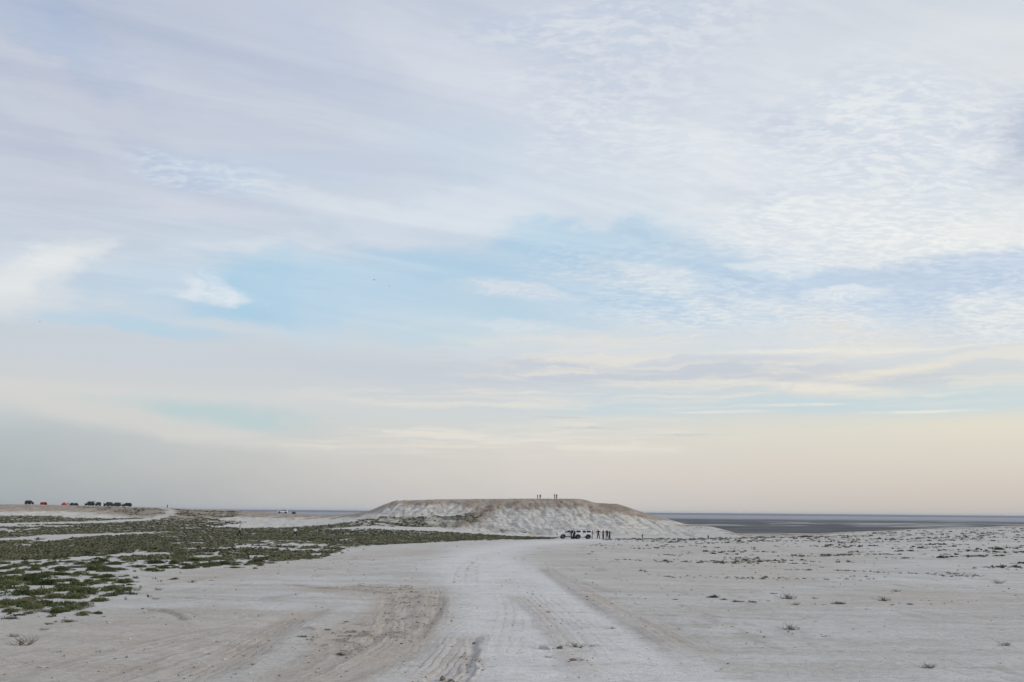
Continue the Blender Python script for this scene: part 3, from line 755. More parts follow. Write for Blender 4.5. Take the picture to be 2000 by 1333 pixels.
def grid_object(name, sel, material, close=False):
    q = quads[sel]
    if close:      # join the two ends of the circle behind the camera
        j = np.arange(NR-1); e = np.stack([(NA-1)*NR+j, j, j+1, (NA-1)*NR+j+1], -1)
        q = np.concatenate([q, e[(RR[:-1] > 700) if close == 'far' else (RR[:-1] <= 700)]])
    uq, inv = np.unique(q, return_inverse=True); inv = inv.reshape(-1, 4)
    me = bpy.data.meshes.new(name)
    me.vertices.add(len(uq)); me.vertices.foreach_set('co', Vall[uq].astype(np.float32).ravel())
    me.loops.add(inv.size); me.loops.foreach_set('vertex_index', inv.ravel().astype(np.int32))
    me.polygons.add(len(inv)); me.polygons.foreach_set('loop_start', (np.arange(len(inv))*4).astype(np.int32))
    me.update(calc_edges=True)
    me.polygons.foreach_set('use_smooth', np.ones(len(inv), bool))
    for k, v in ATT.items():
        if material is PLAINM: break
        at = me.attributes.new(k, 'FLOAT', 'POINT'); at.data.foreach_set('value', v.reshape(-1)[uq].astype(np.float32))
    me.validate()
    me.normals_split_custom_set_from_vertices(Nall[uq])
    me.materials.append(material)
    o = bpy.data.objects.new(name, me); COL.objects.link(o); tag(o, kind='structure')
    return o
grid_object('ground', cls == 0, EARTH, 'near')
grid_object('mesa_hill', cls == 1, EARTH)
grid_object('ridge_hill', cls == 2, EARTH)
grid_object('plain', cls == 3, PLAINM, 'far')
grid_object('dirt_road', cls == 4, EARTH)

# far rim of the plain, a low table land along the horizon
def far_rim():
    vs, fs = [], []
    n = 220
    for i in range(n+1):
        a = R(-60)+R(120)*i/n
        hh = 36.5+2.0*math.sin(i*.11)+1.0*math.sin(i*.43+1)+(6 if -3 < math.degrees(a)*1.0-5.5 < 3 else 0)*0.5
        for (rd, z) in ((20500, PLAIN-3), (20900, PLAIN+hh*.45), (21300, PLAIN+hh*.9), (25000, PLAIN+hh), (31000, PLAIN-3)):
            vs.append((math.sin(a)*rd, math.cos(a)*rd, z))
    for i in range(n):
        for k in range(4):
            p = i*5+k; fs.append((p, p+1, p+6, p+5))
    me = bpy.data.meshes.new('far_plateau'); me.from_pydata(vs, [], fs); me.update()
    me.materials.append(mat('far_rock', (0.10, 0.10, 0.10), 1.0, var=.2, scale=.001))
    o = bpy.data.objects.new('far_plateau', me); COL.objects.link(o); tag(o, kind='structure')
far_rim()

# air over the plain
def haze():
    me = bpy.data.meshes.new('haze'); bm = bmesh.new(); bmesh.ops.create_cube(bm, size=1)
    for v in bm.verts: v.co = (v.co.x*69000, v.co.y*69000, 30 if v.co.z > 0 else PLAIN-5)
    bm.to_mesh(me); bm.free()
    m = bpy.data.materials.new('haze_air'); m.use_nodes = True; nt = m.node_tree; nt.nodes.clear()
    o_ = nt.nodes.new('ShaderNodeOutputMaterial'); v_ = nt.nodes.new('ShaderNodeVolumePrincipled')
    v_.inputs['Color'].default_value = (0.62, 0.70, 0.82, 1); v_.inputs['Density'].default_value = 2.4e-5
    v_.inputs['Anisotropy'].default_value = 0.2
    nt.links.new(v_.outputs[0], o_.inputs['Volume'])
    me.materials.append(m)
    o = bpy.data.objects.new('haze', me); COL.objects.link(o); tag(o, kind='stuff')
haze()
scene.cycles.volume_bounces = 1
# ------------------------------------------------------------------ mesh helpers
def link_bm(name, bm, material, parent=None, smooth=False):
    me = bpy.data.meshes.new(name); bm.normal_update(); bm.to_mesh(me); bm.free()
    if smooth: me.polygons.foreach_set('use_smooth', [True]*len(me.polygons))
    for mm in (material if isinstance(material, (list, tuple)) else [material]): me.materials.append(mm)
    o = bpy.data.objects.new(name, me); COL.objects.link(o)
    if parent is not None: o.parent = parent
    return o
def empty(name, loc=(0, 0, 0), rz=0.0):
    o = bpy.data.objects.new(name, None); o.empty_display_size = 0.2
    o.location = loc; o.rotation_euler = (0, 0, rz); COL.objects.link(o); return o
def bx(bm, c, s, rot=None, bev=0.0):
    g_ = bmesh.ops.create_cube(bm, size=1.0); vs = g_['verts']
    M_ = Matrix.Translation(c) @ (rot.to_4x4() if rot else Matrix()) @ Matrix.Diagonal((*s, 1))
    bmesh.ops.transform(bm, matrix=M_, verts=vs)
    if bev: bmesh.ops.bevel(bm, geom=list({e for v in vs for e in v.link_edges}), offset=bev, segments=1, affect='EDGES')
def tube(bm, pts, rads, n=8, cap=True):
    rings = []
    for i, p in enumerate(pts):
        p = Vector(p)
        d = (Vector(pts[min(i+1, len(pts)-1)])-Vector(pts[max(i-1, 0)])).normalized()
        a = d.orthogonal().normalized(); b_ = d.cross(a)
        r_ = rads[i] if hasattr(rads, '__len__') else rads
        rings.append([bm.verts.new(p+(a*math.cos(2*math.pi*k/n)+b_*math.sin(2*math.pi*k/n))*r_) for k in range(n)])
    for A_, B_ in zip(rings[:-1], rings[1:]):
        for k in range(n): bm.faces.new((A_[k], A_[(k+1) % n], B_[(k+1) % n], B_[k]))
    if cap: bm.faces.new(rings[0][::-1]); bm.faces.new(rings[-1])
def prism_xz(bm, pts, yl, yr):
    """side outline (x,z) carried across from y=yl(z) to y=yr(z)"""
    A_ = [bm.verts.new((x, yl(z), z)) for x, z in pts]; B_ = [bm.verts.new((x, yr(z), z)) for x, z in pts]
    n = len(pts)
    for i in range(n): bm.faces.new((A_[i], A_[(i+1) % n], B_[(i+1) % n], B_[i]))
    fa = bm.faces.new(A_[::-1]); fb = bm.faces.new(B_)
    bmesh.ops.triangulate(bm, faces=[fa, fb])
    bmesh.ops.recalc_face_normals(bm, faces=bm.faces[:])

M = {}
M['white_paint'] = mat('white_paint', (0.84, 0.85, 0.87), 0.35, spec=.5, coat=.4, var=.04, scale=3)
M['dark_paint'] = mat('dark_paint', (0.015, 0.018, 0.023), 0.5, spec=.4, coat=.08, var=.15, scale=3)
M['grey_paint'] = mat('grey_paint', (0.035, 0.045, 0.052), 0.5, spec=.4, coat=.08, var=.12, scale=3)
M['glass'] = mat('tinted_glass', (0.010, 0.012, 0.016), 0.08, spec=.5)
M['rubber'] = mat('rubber', (0.018, 0.018, 0.018), 0.85, var=.3, scale=9)
M['trim'] = mat('black_plastic', (0.022, 0.022, 0.024), 0.7, var=.2, scale=8)
M['rim'] = mat('wheel_metal', (0.22, 0.22, 0.23), 0.4, metal=.8)
M['lamp'] = mat('lamp_glass', (0.45, 0.47, 0.5), 0.15)
M['tail'] = mat('tail_lamp_glass', (0.10, 0.008, 0.010), 0.2)
M['chrome'] = mat('chrome', (0.5, 0.5, 0.5), 0.25, metal=1)
M['hair'] = mat('dark_hair', (0.012, 0.010, 0.009), 0.7)
M['skin'] = mat('skin', (0.30, 0.18, 0.12), 0.6)

# ------------------------------------------------------------------ vehicles
def lathe_y(bm, prof, n=20):
    rings = [[bm.verts.new((r_*math.cos(2*math.pi*k/n), y, r_*math.sin(2*math.pi*k/n))) for k in range(n)] for r_, y in prof]
    for A_, B_ in zip(rings[:-1], rings[1:]):
        for k in range(n): bm.faces.new((A_[k], A_[(k+1) % n], B_[(k+1) % n], B_[k]))
    return rings
def make_car(name, label, paint, L=4.82, W=1.90, Ht=1.80, wb=2.79, wr=0.395, rack=True, hatch_open=False, door_open=False, boxy=0.0):
    """front towards +x, standing on z=0"""
    root = empty(name)
    tag(root, label, 'car')
    xf = wb/2; xr = -wb/2; hf = L*0.5-0.02
    nose = hf; tail = -hf
    sill, belt, hood = .50, 1.12, 1.10
    ar = wr+0.085
    def arch(cx, n=9): return [(cx+ar*math.cos(t_), wr+ar*math.sin(t_)) for t_ in np.linspace(math.pi, 0, n) if wr+ar*math.sin(t_) > sill-0.14]
    low = [(tail+.04, .52), (tail+.02, .75), (tail+.06, belt+.02)]
    top = [(tail+.06, belt+.02), (1.02-.1, belt+.02), (1.25, hood+.03), (nose-.35, hood-.06), (nose-.08, .96), (nose, .80), (nose-.02, .50)]
    pts = [(tail+.10, .44), (tail+.02, .56), (tail+.0, .95)]+top[0:1]+top[1:]+[(nose-.10, .40)]
    bottom = [(xf+ar, .40)]+arch(xf)[::-1]+[(xf-ar, .42), (xr+ar, .42)]+arch(xr)[::-1]+[(xr-ar, .42)]
    hw = W/2
    def w_low(z): return hw-0.03*abs(z-.85)/.4
    bm = bmesh.new()
    prism_xz(bm, pts+bottom, lambda z: w_low(z), lambda z: -w_low(z))
    # cabin: narrows towards the roof
    rz = Ht-(.06 if rack else 0)
    def wc(z): return hw-.045-(z-belt)/(rz-belt)*.17
    a0 = (1.10, belt-.02); a1 = (.42+.1*boxy, rz-.05); a2 = (.22, rz); a3 = (tail+.55-.2*boxy, rz-.01); a4 = (tail+.26-.1*boxy, rz-.08); a5 = (tail+.05, belt-.02)
    prism_xz(bm, [a5, a4, a3, a2, a1, a0], lambda z: wc(z), lambda z: -wc(z))
    e = [ed for ed in bm.edges if ed.calc_length() > W*0.7 and ed.calc_face_angle(0) > .25 and (min(v.co.z for v in ed.verts) > .93 or min(abs(v.co.x) for v in ed.verts) > hf-.25)]
    bmesh.ops.bevel(bm, geom=e, offset=.035, segments=2, affect='EDGES')
    side_e = [ed for ed in bm.edges if ed.calc_face_angle(0) > 1.1 and min(v.co.z for v in ed.verts) > .95]
    bmesh.ops.bevel(bm, geom=side_e, offset=.03, segments=2, affect='EDGES')
    for f_ in bm.faces:
        if all(min(math.hypot(v.co.x-cx, v.co.z-wr) for cx in (xf, xr)) < ar+.03 for v in f_.verts) or f_.calc_center_median().z < .44: f_.material_index = 1
    bd = link_bm('body', bm, [paint, M['trim']], root)
    # glass: panes stand just proud of the cabin, split by pillars
    def pane(nm, xz, side, par=root, thick=.012):
        bm = bmesh.new()
        prism_xz(bm, xz, lambda z: side*(wc(z)+thick), lambda z: side*(wc(z)-.02))
        return link_bm(nm, bm, M['glass'], par)
    zb, zt = belt+.08, rz-.14
    p1 = [(.98, zb), (.40+.08*boxy, zt), (.02, zt), (-.02, zb)]
    p2 = [(-.12, zb), (-.10, zt), (-.88, zt), (-.98, zb)]
    p3 = [(-1.10, zb+.02), (-1.0, zt), (tail+.58-.15*boxy, zt), (tail+.34, zb+.06)]
    for sd in (1, -1):
        open_here = door_open and sd == 1
        # doors: thin skins with a visible gap round them
        def skin(nm, xz):
            bm = bmesh.new(); prism_xz(bm, xz, lambda z: sd*(w_low(z)+.008), lambda z: sd*(w_low(z)-.02))
            return link_bm(nm, bm, paint, root)
        fd = skin('front_door', [(.98, .50), (1.0, belt-.02), (-.03, belt-.02), (-.03, .50)])
        bm = bmesh.new(); bx(bm, (.10, sd*(hw+.012), 1.0), (.16, .035, .03), bev=.008); link_bm('handle', bm, M['trim'], fd)
        pane('window', p1, sd, fd)
        if open_here:
            bm = bmesh.new()
            xz = [(0, .50), (0, belt), (-.90, belt), (-.78, .95), (-.60, .78), (-.52, .50)]
            prism_xz(bm, xz, lambda z: .05, lambda z: -.03)
            # window frame of the open door
            fr = [(0, belt), (-.02, zt+.04), (-.80, zt+.04), (-.90, belt)]
            for q0, q1 in zip(fr[:-1], fr[1:]):
                tube(bm, [(q0[0], 0, q0[1]), (q1[0], 0, q1[1])], .028, 6)
            d = link_bm('rear_door', bm, paint, root)
            d.location = (-.08, sd*hw, 0); d.rotation_euler = (0, 0, -R(66))
            bm = bmesh.new(); prism_xz(bm, [(-.04, zb), (-.05, zt), (-.78, zt), (-.86, zb)], lambda z: .012, lambda z: -.0)
            link_bm('window', bm, M['glass'], d)
            bm = bmesh.new(); prism_xz(bm, [(-.09, .48), (-.09, belt+.05), (-.12, zt), (-.86, zt), (-.98, belt), (-.86, .92), (-.68, .6), (-.60, .48)], lambda z: sd*(wc(z)+.054 if z < belt else wc(z)+.015), lambda z: sd*(wc(z)-.05))
            link_bm('door_opening', bm, M['trim'], root)
        else:
            rd = skin('rear_door', [(-.07, .50), (-.07, belt-.02), (-1.02, belt-.02), (xr+ar*.80, .97), (xr+ar+.04, .62), (xr+ar+.05, .50)])
            bm = bmesh.new(); bx(bm, (-.90, sd*(hw+.012), 1.0), (.16, .035, .03), bev=.008); link_bm('handle', bm, M['trim'], rd)
            pane('window', p2, sd, rd)
        pane('quarter_window', p3, sd)
        # sills and flares
        bm = bmesh.new(); bx(bm, (0, sd*(hw-.02), .42), (wb-2*ar, .10, .10), bev=.015); link_bm('side_step', bm, M['trim'], root)
        for cx in (xf, xr):
            bm = bmesh.new(); n = 12
            for k in range(n):
                t0, t1 = math.pi*(-.06+1.12*k/n), math.pi*(-.06+1.12*(k+1)/n)
                q = [(ar-.01, t0), (ar+.035, t0), (ar+.035, t1), (ar-.01, t1)]
                V_ = [bm.verts.new((cx+rr_*math.cos(tt), sd*(hw+.018), wr+rr_*math.sin(tt))) for rr_, tt in q]
                V2 = [bm.verts.new((cx+rr_*math.cos(tt), sd*(hw-.09), wr+rr_*math.sin(tt))) for rr_, tt in q]
                bm.faces.new(V_); bm.faces.new(V2[::-1])
                for a_ in range(4): bm.faces.new((V_[a_], V2[a_], V2[(a_+1) % 4], V_[(a_+1) % 4]))
            bmesh.ops.remove_doubles(bm, verts=bm.verts[:], dist=1e-4); bmesh.ops.recalc_face_normals(bm, faces=bm.faces[:])
            link_bm('wheel_arch', bm, M['trim'], root)
        for cx in (xf, xr):
            bm = bmesh.new()
            lathe_y(bm, [(wr*.60, -.115), (wr*.93, -.125), (wr, -.09), (wr, .09), (wr*.93, .125), (wr*.60, .115)], 24)
            bmesh.ops.recalc_face_normals(bm, faces=bm.faces[:])
            w_ = link_bm('wheel', bm, M['rubber'], root, True); w_.location = (cx, sd*(hw-.135), wr)
            bm = bmesh.new(); rg = lathe_y(bm, [(wr*.62, sd*.10), (wr*.56, sd*.06), (wr*.2, sd*.05), (.001, sd*.07)], 20)
            for k in range(6):
                bx(bm, (0, sd*.09, 0), (.06, .03, wr*1.1), Euler((0, k*math.pi/6*2+.3, 0)).to_matrix())
            bmesh.ops.recalc_face_normals(bm, faces=bm.faces[:])
            link_bm('rim', bm, M['rim'], w_)
        bm = bmesh.new(); bx(bm, (nose-.12, sd*(hw-.22), .86), (.22, .36, .15), Euler((0, 0, -sd*.25)).to_matrix(), .03); link_bm('headlight', bm, M['lamp'], root)
        bm = bmesh.new(); bx(bm, (tail+.08, sd*(hw-.11), 1.02), (.16, .17, .30), bev=.03); link_bm('taillight', bm, M['tail'], root)
        bm = bmesh.new(); bx(bm, (.86, sd*(hw+.10), belt+.09), (.10, .20, .15), bev=.03); bx(bm, (.86, sd*(hw+.0), belt+.03), (.05, .1, .04)); link_bm('side_mirror', bm, M['trim'], root)
    # windscreen and rear glass
    def glass_strip(nm, q0, q1, off):
        bm = bmesh.new()
        (x0, z0), (x1, z1) = q0, q1
        n_ = Vector((z1-z0, 0, -(x1-x0))).normalized()*off
        V_ = [bm.verts.new((x0+n_.x, s_*(wc(z0)-.07), z0+n_.z)) for s_ in (1, -1)]+[bm.verts.new((x1+n_.x, s_*(wc(z1)-.05), z1+n_.z)) for s_ in (-1, 1)]
        bm.faces.new(V_); ex = bmesh.ops.solidify(bm, geom=bm.faces[:], thickness=.02); bmesh.ops.recalc_face_normals(bm, faces=bm.faces[:])
        return link_bm(nm, bm, M['glass'], root)
    glass_strip('windscreen', (1.05, belt+.04), (.47+.1*boxy, rz-.10), .014)
    glass_strip('rear_window', (tail+.09, belt+.08), (tail+.24-.1*boxy, rz-.14), -.014)
    bm = bmesh.new(); bx(bm, (nose-.03, 0, .52), (.22, W-.12, .24), bev=.05); link_bm('front_bumper', bm, paint if L > 4.7 else M['trim'], root)
    bm = bmesh.new(); bx(bm, (nose+.015, 0, .80), (.05, W*.55, .20), bev=.015)
    for k in range(3): bx(bm, (nose+.03, 0, .74+.06*k), (.04, W*.52, .015))
    link_bm('grille', bm, M['trim'], root)
    bm = bmesh.new(); bx(bm, (tail+.02, 0, .52), (.24, W-.10, .22), bev=.05); link_bm('rear_bumper', bm, paint if L > 4.7 else M['trim'], root)
    bm = bmesh.new(); bx(bm, (0, 0, .40), (L-.9, W-.5, .20)); link_bm('chassis', bm, M['trim'], root)
    if rack:
        bm = bmesh.new()
        for sd in (1, -1):
            tube(bm, [(.15, sd*.62, rz-.02), (.05, sd*.62, rz+.07), (-1.55, sd*.62, rz+.07), (-1.65, sd*.62, rz-.02)], .022, 6)
        for x_ in (-.1, -.75, -1.35): tube(bm, [(x_, .62, rz+.06), (x_, -.62, rz+.06)], .018, 6)
        link_bm('roof_rack', bm, M['trim'], root)
    if hatch_open:
        bm = bmesh.new(); bx(bm, (tail-.22, 0, rz+.02), (1.0, W-.36, .05), Euler((0, R(-8), 0)).to_matrix(), .015)
        link_bm('tailgate', bm, paint, root)
    return root
def put(o, xy, heading, lift=0.0):
    """heading: world angle of the object's +x axis"""
    o.location = (xy[0], xy[1], float(zxy(xy[0], xy[1]))+lift); o.rotation_euler = (0, 0, heading)
def settle(o, xy, heading, half=1.4):
    """park a car on the ground with its pitch and roll"""
    c, s = math.cos(heading), math.sin(heading)
    f = float(zxy(xy[0]+c*half, xy[1]+s*half)); b_ = float(zxy(xy[0]-c*half, xy[1]-s*half))
    l = float(zxy(xy[0]-s*.8, xy[1]+c*.8)); r_ = float(zxy(xy[0]+s*.8, xy[1]-c*.8))
    pit = -math.atan2(f-b_, 2*half); rol = math.atan2(l-r_, 1.6)
    o.location = (xy[0], xy[1], max((f+b_)/2, (l+r_)/2)-.02)
    o.rotation_euler = (rol, pit, heading)
PI = math.pi

c1 = make_car('parked_car', 'white four-wheel-drive car nearest the camera below the flat hill, its rear door open', M['white_paint'], door_open=True)
CAR1 = atr(1113, 189.0)
settle(c1, CAR1, PI+R(4))
c2 = make_car('parked_car', 'white four-wheel-drive car behind the nearer white car, roof rack on top', M['white_paint'])
CAR2 = atr(1133.5, 193.3)
settle(c2, CAR2, PI+R(3))
# ------------------------------------------------------------------ people
def make_person(label, pose='stand', h=1.72, shirt=(.02, .02, .022), trousers=(.015, .015, .018), shoes=(.02, .02, .02), hair_long=False, girth=1.0):
    root = empty('person'); tag(root, label, 'person')
    s = h/1.72
    J_ = {'pelvis': (0, 0, .93), 'waist': (0, 0, 1.05), 'chest': (0, .01, 1.28), 'upper': (0, 0, 1.42), 'neck': (0, .01, 1.50), 'head': (0, .02, 1.58), 'crown': (0, .015, 1.67)}
    for sd, n_ in ((1, 'r'), (-1, 'l')):
        J_.update({'hip'+n_: (sd*.10, 0, .88), 'knee'+n_: (sd*.12, .02, .48), 'ank'+n_: (sd*.13, -.01, .09), 'toe'+n_: (sd*.15, .16, .04),
                   'sho'+n_: (sd*.18, 0, 1.40), 'elb'+n_: (sd*.25, -.03, 1.12), 'wri'+n_: (sd*.27, .03, .88), 'palm'+n_: (sd*.27, .05, .80)})
    def up(**k): J_.update(k)
    if pose == 'walk':
        up(kneer=(.10, .24, .50), ankr=(.11, .30, .10), toer=(.12, .46, .06), kneel=(-.10, -.08, .48), ankl=(-.11, -.38, .17), toel=(-.11, -.28, .05),
           elbr=(.24, -.18, 1.14), wrir=(.24, -.20, .90), palmr=(.24, -.18, .82), elbl=(-.24, .06, 1.12), wril=(-.22, .26, .96), palml=(-.21, .31, .90))
    if pose == 'walk_wide':
        up(kneer=(.26, .16, .50), ankr=(.34, .26, .10), toer=(.36, .42, .05), kneel=(-.24, -.08, .49), ankl=(-.36, -.22, .11), toel=(-.38, -.10, .04),
           elbr=(.34, -.05, 1.15), wrir=(.44, .08, .98), palmr=(.48, .12, .93), elbl=(-.34, -.05, 1.15), wril=(-.42, .04, .96), palml=(-.45, .08, .90))
    if pose == 'hips':
        up(elbr=(.40, -.10, 1.18), wrir=(.22, .03, 1.02), palmr=(.16, .06, 1.00), elbl=(-.40, -.10, 1.18), wril=(-.22, .03, 1.02), palml=(-.16, .06, 1.00), ankr=(.20, 0, .09), ankl=(-.20, 0, .09), toer=(.24, .16, .04), toel=(-.24, .16, .04), kneer=(.16, .02, .48), kneel=(-.16, .02, .48))
    if pose == 'photo':   # both hands up in front of the face
        up(elbr=(.26, .16, 1.20), wrir=(.14, .32, 1.42), palmr=(.10, .34, 1.50), elbl=(-.26, .16, 1.20), wril=(-.14, .32, 1.42), palml=(-.10, .34, 1.50), ankr=(.17, 0, .09), ankl=(-.17, 0, .09))
    if pose == 'crossed':
        up(elbr=(.27, .06, 1.14), wrir=(.04, .22, 1.18), palmr=(-.06, .20, 1.20), elbl=(-.27, .06, 1.12), wril=(-.04, .25, 1.12), palml=(.06, .24, 1.12))
    if pose == 'lean':
        up(waist=(0, .08, 1.04), chest=(0, .22, 1.24), upper=(0, .30, 1.36), neck=(0, .36, 1.43), head=(0, .42, 1.50), crown=(0, .44, 1.59), shor=(.18, .28, 1.34), shol=(-.18, .28, 1.34),
           elbr=(.24, .38, 1.10), wrir=(.18, .56, 1.02), palmr=(.17, .63, 1.0), elbl=(-.24, .38, 1.10), wril=(-.18, .56, 1.02), palml=(-.17, .63, 1.0))
    if pose == 'sit':
        d = -.78
        for k in list(J_): J_[k] = (J_[k][0], J_[k][1], J_[k][2]+d)
        up(kneer=(.16, .38, .42), ankr=(.16, .52, .08), toer=(.17, .66, .05), kneel=(-.16, .38, .42), ankl=(-.16, .50, .08), toel=(-.17, .64, .05),
           elbr=(.25, .12, .38), wrir=(.16, .34, .44), palmr=(.12, .40, .44), elbl=(-.25, .12, .38), wril=(-.16, .34, .44), palml=(-.12, .40, .44))
    if pose == 'crouch':
        d = -.52
        for k in list(J_): J_[k] = (J_[k][0], J_[k][1]-.05, J_[k][2]+d)
        up(kneer=(.18, .34, .52), ankr=(.16, .02, .10), toer=(.19, .18, .04), kneel=(-.18, .34, .50), ankl=(-.16, .0, .10), toel=(-.19, .16, .04),
           elbr=(.25, .12, .72), wrir=(.14, .34, .66), palmr=(.10, .40, .66), elbl=(-.25, .12, .72), wril=(-.14, .34, .66), palml=(-.10, .40, .66))
    order = list(J_); idx = {k: i for i, k in enumerate(order)}
    E_ = [('pelvis', 'waist'), ('waist', 'chest'), ('chest', 'upper'), ('upper', 'neck'), ('neck', 'head'), ('head', 'crown')]
    for n_ in 'rl':
        E_ += [('pelvis', 'hip'+n_), ('hip'+n_, 'knee'+n_), ('knee'+n_, 'ank'+n_), ('ank'+n_, 'toe'+n_), ('upper', 'sho'+n_), ('sho'+n_, 'elb'+n_), ('elb'+n_, 'wri'+n_), ('wri'+n_, 'palm'+n_)]
    rad = {'pelvis': (.15, .11), 'waist': (.135, .10), 'chest': (.155, .11), 'upper': (.13, .09), 'neck': (.052, .055), 'head': (.078, .092), 'crown': (.066, .078),
           'hip': (.092, .095), 'knee': (.06, .062), 'ank': (.042, .045), 'toe': (.042, .03), 'sho': (.062, .06), 'elb': (.043, .043), 'wri': (.030, .026), 'palm': (.036, .020)}
    me = bpy.data.meshes.new('skeleton')
    me.from_pydata([tuple(v*s for v in J_[k]) for k in order], [(idx[a], idx[b]) for a, b in E_], [])
    tmp = bpy.data.objects.new('skeleton', me); COL.objects.link(tmp)
    sk = tmp.modifiers.new('skin', 'SKIN'); sk.use_smooth_shade = True; sk.branch_smoothing = .6
    for i, k in enumerate(order):
        rr_ = rad.get(k) or rad[k[:-1]]
        gg = girth*1.18 if k in ('pelvis', 'waist', 'chest', 'upper') else (1.22 if k[:-1] in ('hip', 'knee', 'ank', 'sho', 'elb') else 1.06)
        me.skin_vertices[0].data[i].radius = (rr_[0]*s*gg*1.18, rr_[1]*s*gg*1.18); me.skin_vertices[0].data[i].use_root = (k == 'pelvis')
    sb = tmp.modifiers.new('sub', 'SUBSURF'); sb.levels = 1; sb.render_levels = 1
    dg = bpy.context.evaluated_depsgraph_get(); dg.update()
    body = bpy.data.meshes.new_from_object(tmp.evaluated_get(dg)); bpy.data.objects.remove(tmp); bpy.data.meshes.remove(me)
    bm = bmesh.new(); bm.from_mesh(body); bpy.data.meshes.remove(body)
    V = lambda k: Vector(J_[k])*s
    # fingers, thumbs, nose and ears grow out of the same mesh
    for n_, sd in (('r', 1), ('l', -1)):
        w_, p_ = V('wri'+n_), V('palm'+n_); d = (p_-w_).normalized(); a = Vector((0, 1, 0)) if abs(d.y) < .8 else Vector((1, 0, 0))
        a = (a-d*a.dot(d)).normalized(); c_ = d.cross(a)
        for k, (o_, l_) in enumerate(((-.027, .062), (-.009, .074), (.009, .07), (.026, .055))):
            b0 = p_+a*o_*s; b1 = b0+d*l_*.55*s+c_*.006*s*sd; b2 = b0+d*l_*.95*s+c_*.022*s*sd
            tube(bm, [b0-d*.02*s, b1, b2], [.010*s, .009*s, .006*s], 5)
        b0 = w_+d*.03*s-a*.03*s; tube(bm, [b0, b0+d*.03*s-a*.03*s, b0+d*.055*s-a*.04*s], [.012*s, .010*s, .007*s], 5)
    hc = V('head'); bx(bm, hc+Vector((0, .10, -.005))*s, (.022*s, .035*s, .045*s), Euler((.35, 0, 0)).to_matrix())
    for sd in (1, -1): bx(bm, hc+Vector((sd*.083, .0, 0))*s, (.016*s, .035*s, .055*s))
    mats = [mat('shirt', shirt, .9, var=.15, scale=8), mat('trousers', trousers, .9, var=.15, scale=8), M['skin'], mat('shoes', shoes, .8)]
    seg = [('pelvis', 'waist', 0), ('waist', 'upper', 0), ('upper', 'neck', 0), ('neck', 'crown', 2)]
    for n_ in 'rl':
        seg += [('upper', 'sho'+n_, 0), ('sho'+n_, 'elb'+n_, 0), ('elb'+n_, 'palm'+n_, 2), ('pelvis', 'hip'+n_, 1), ('hip'+n_, 'knee'+n_, 1), ('knee'+n_, 'ank'+n_, 1), ('ank'+n_, 'toe'+n_, 3)]
    segs = [(V(a), V(b), m_) for a, b, m_ in seg]
    for f_ in bm.faces:
        c_ = f_.calc_center_median(); best = (9, 0)
        for a, b, m_ in segs:
            v = b-a; t_ = max(0, min(1, (c_-a).dot(v)/v.length_squared)); dd = (c_-a-v*t_).length
            if dd < best[0]: best = (dd, m_)
        f_.material_index = best[1]; f_.smooth = True
    link_bm('body', bm, mats, root)
    bm = bmesh.new(); bmesh.ops.create_uvsphere(bm, u_segments=12, v_segments=8, radius=.1*s)
    dl = [v for v in bm.verts if v.co.z < .045*s and v.co.y > -.01*s]
    bmesh.ops.delete(bm, geom=dl, context='VERTS')
    hd = (V('crown')-V('head')).normalized()
    for v in bm.verts: v.co = Vector((v.co.x*.93, v.co.y*1.08-.015*s, v.co.z*1.08+.035*s))+hc
    if hair_long: bx(bm, hc+Vector((0, -.08, -.10))*s, (.15*s, .07*s, .24*s), bev=.02*s)
    link_bm('hair', bm, M['hair'], root, True)
    return root

BLK = (.012, .012, .014)
people = [
 # px, r or None, y px, pose, height, heading (facing), label, shirt, trousers, extras
 (1121.0, 187.3, None, 'lean', 1.80, R(10), 'tall person in black leaning in at the side of the nearer white car', BLK, BLK, {}),
 (1116.2, 187.9, None, 'stand', 1.70, R(-120), 'person in black close behind the one leaning in at the white car', BLK, (.05, .05, .05), {}),
 (1156.8, 188.6, None, 'stand', 1.62, R(80), 'person in a grey top with bare legs behind the white cars', (.13, .13, .13), (.42, .36, .30), {}),
 (1168.2, 188.5, None, 'hips', 1.78, R(170), 'person in black with elbows out and legs apart, first to the right of the cars', BLK, BLK, {}),
 (1177.8, 188.5, None, 'crossed', 1.66, R(120), 'slim person in black, second in the row to the right of the cars', BLK, BLK, {'hair_long': True}),
 (1185.3, 188.5, None, 'hips', 1.74, R(180), 'broad person in black shorts, third in the row to the right of the cars', BLK, BLK, {'girth': 1.12}),
 (1190.2, 188.0, None, 'crossed', 1.60, R(-60), 'person in a dark baggy skirt at the right end of the row by the cars', (.10, .10, .10), BLK, {'girth': 1.05}),
 (1254.0, 214.0, None, 'stand', 1.02, R(150), 'small figure in dark grey alone at the foot of the flat hill', (.03, .03, .03), (.06, .06, .06), {}),
 (1382.0, 236.0, None, 'sit', 1.15, R(170), 'person in black sitting on the pale ground below the small mound', BLK, BLK, {}),
 (470.5, 164.0, None, 'walk', 1.80, R(115), 'person in a grey shirt and dark trousers walking over the green flat', (.38, .38, .38), (.015, .015, .02), {'girth': 1.15}),
 (578.0, 171.0, None, 'walk_wide', 1.54, R(0), 'person in a white shirt striding over the green flat, right of the grey shirt', (.75, .75, .77), (.015, .015, .02), {'girth': 1.15}),
]
def crest_r(px, extra):
    a = ray(px, 1000)[0]
    i = int(np.argmin(abs(AZ-a))); return float(CRw[i])+extra
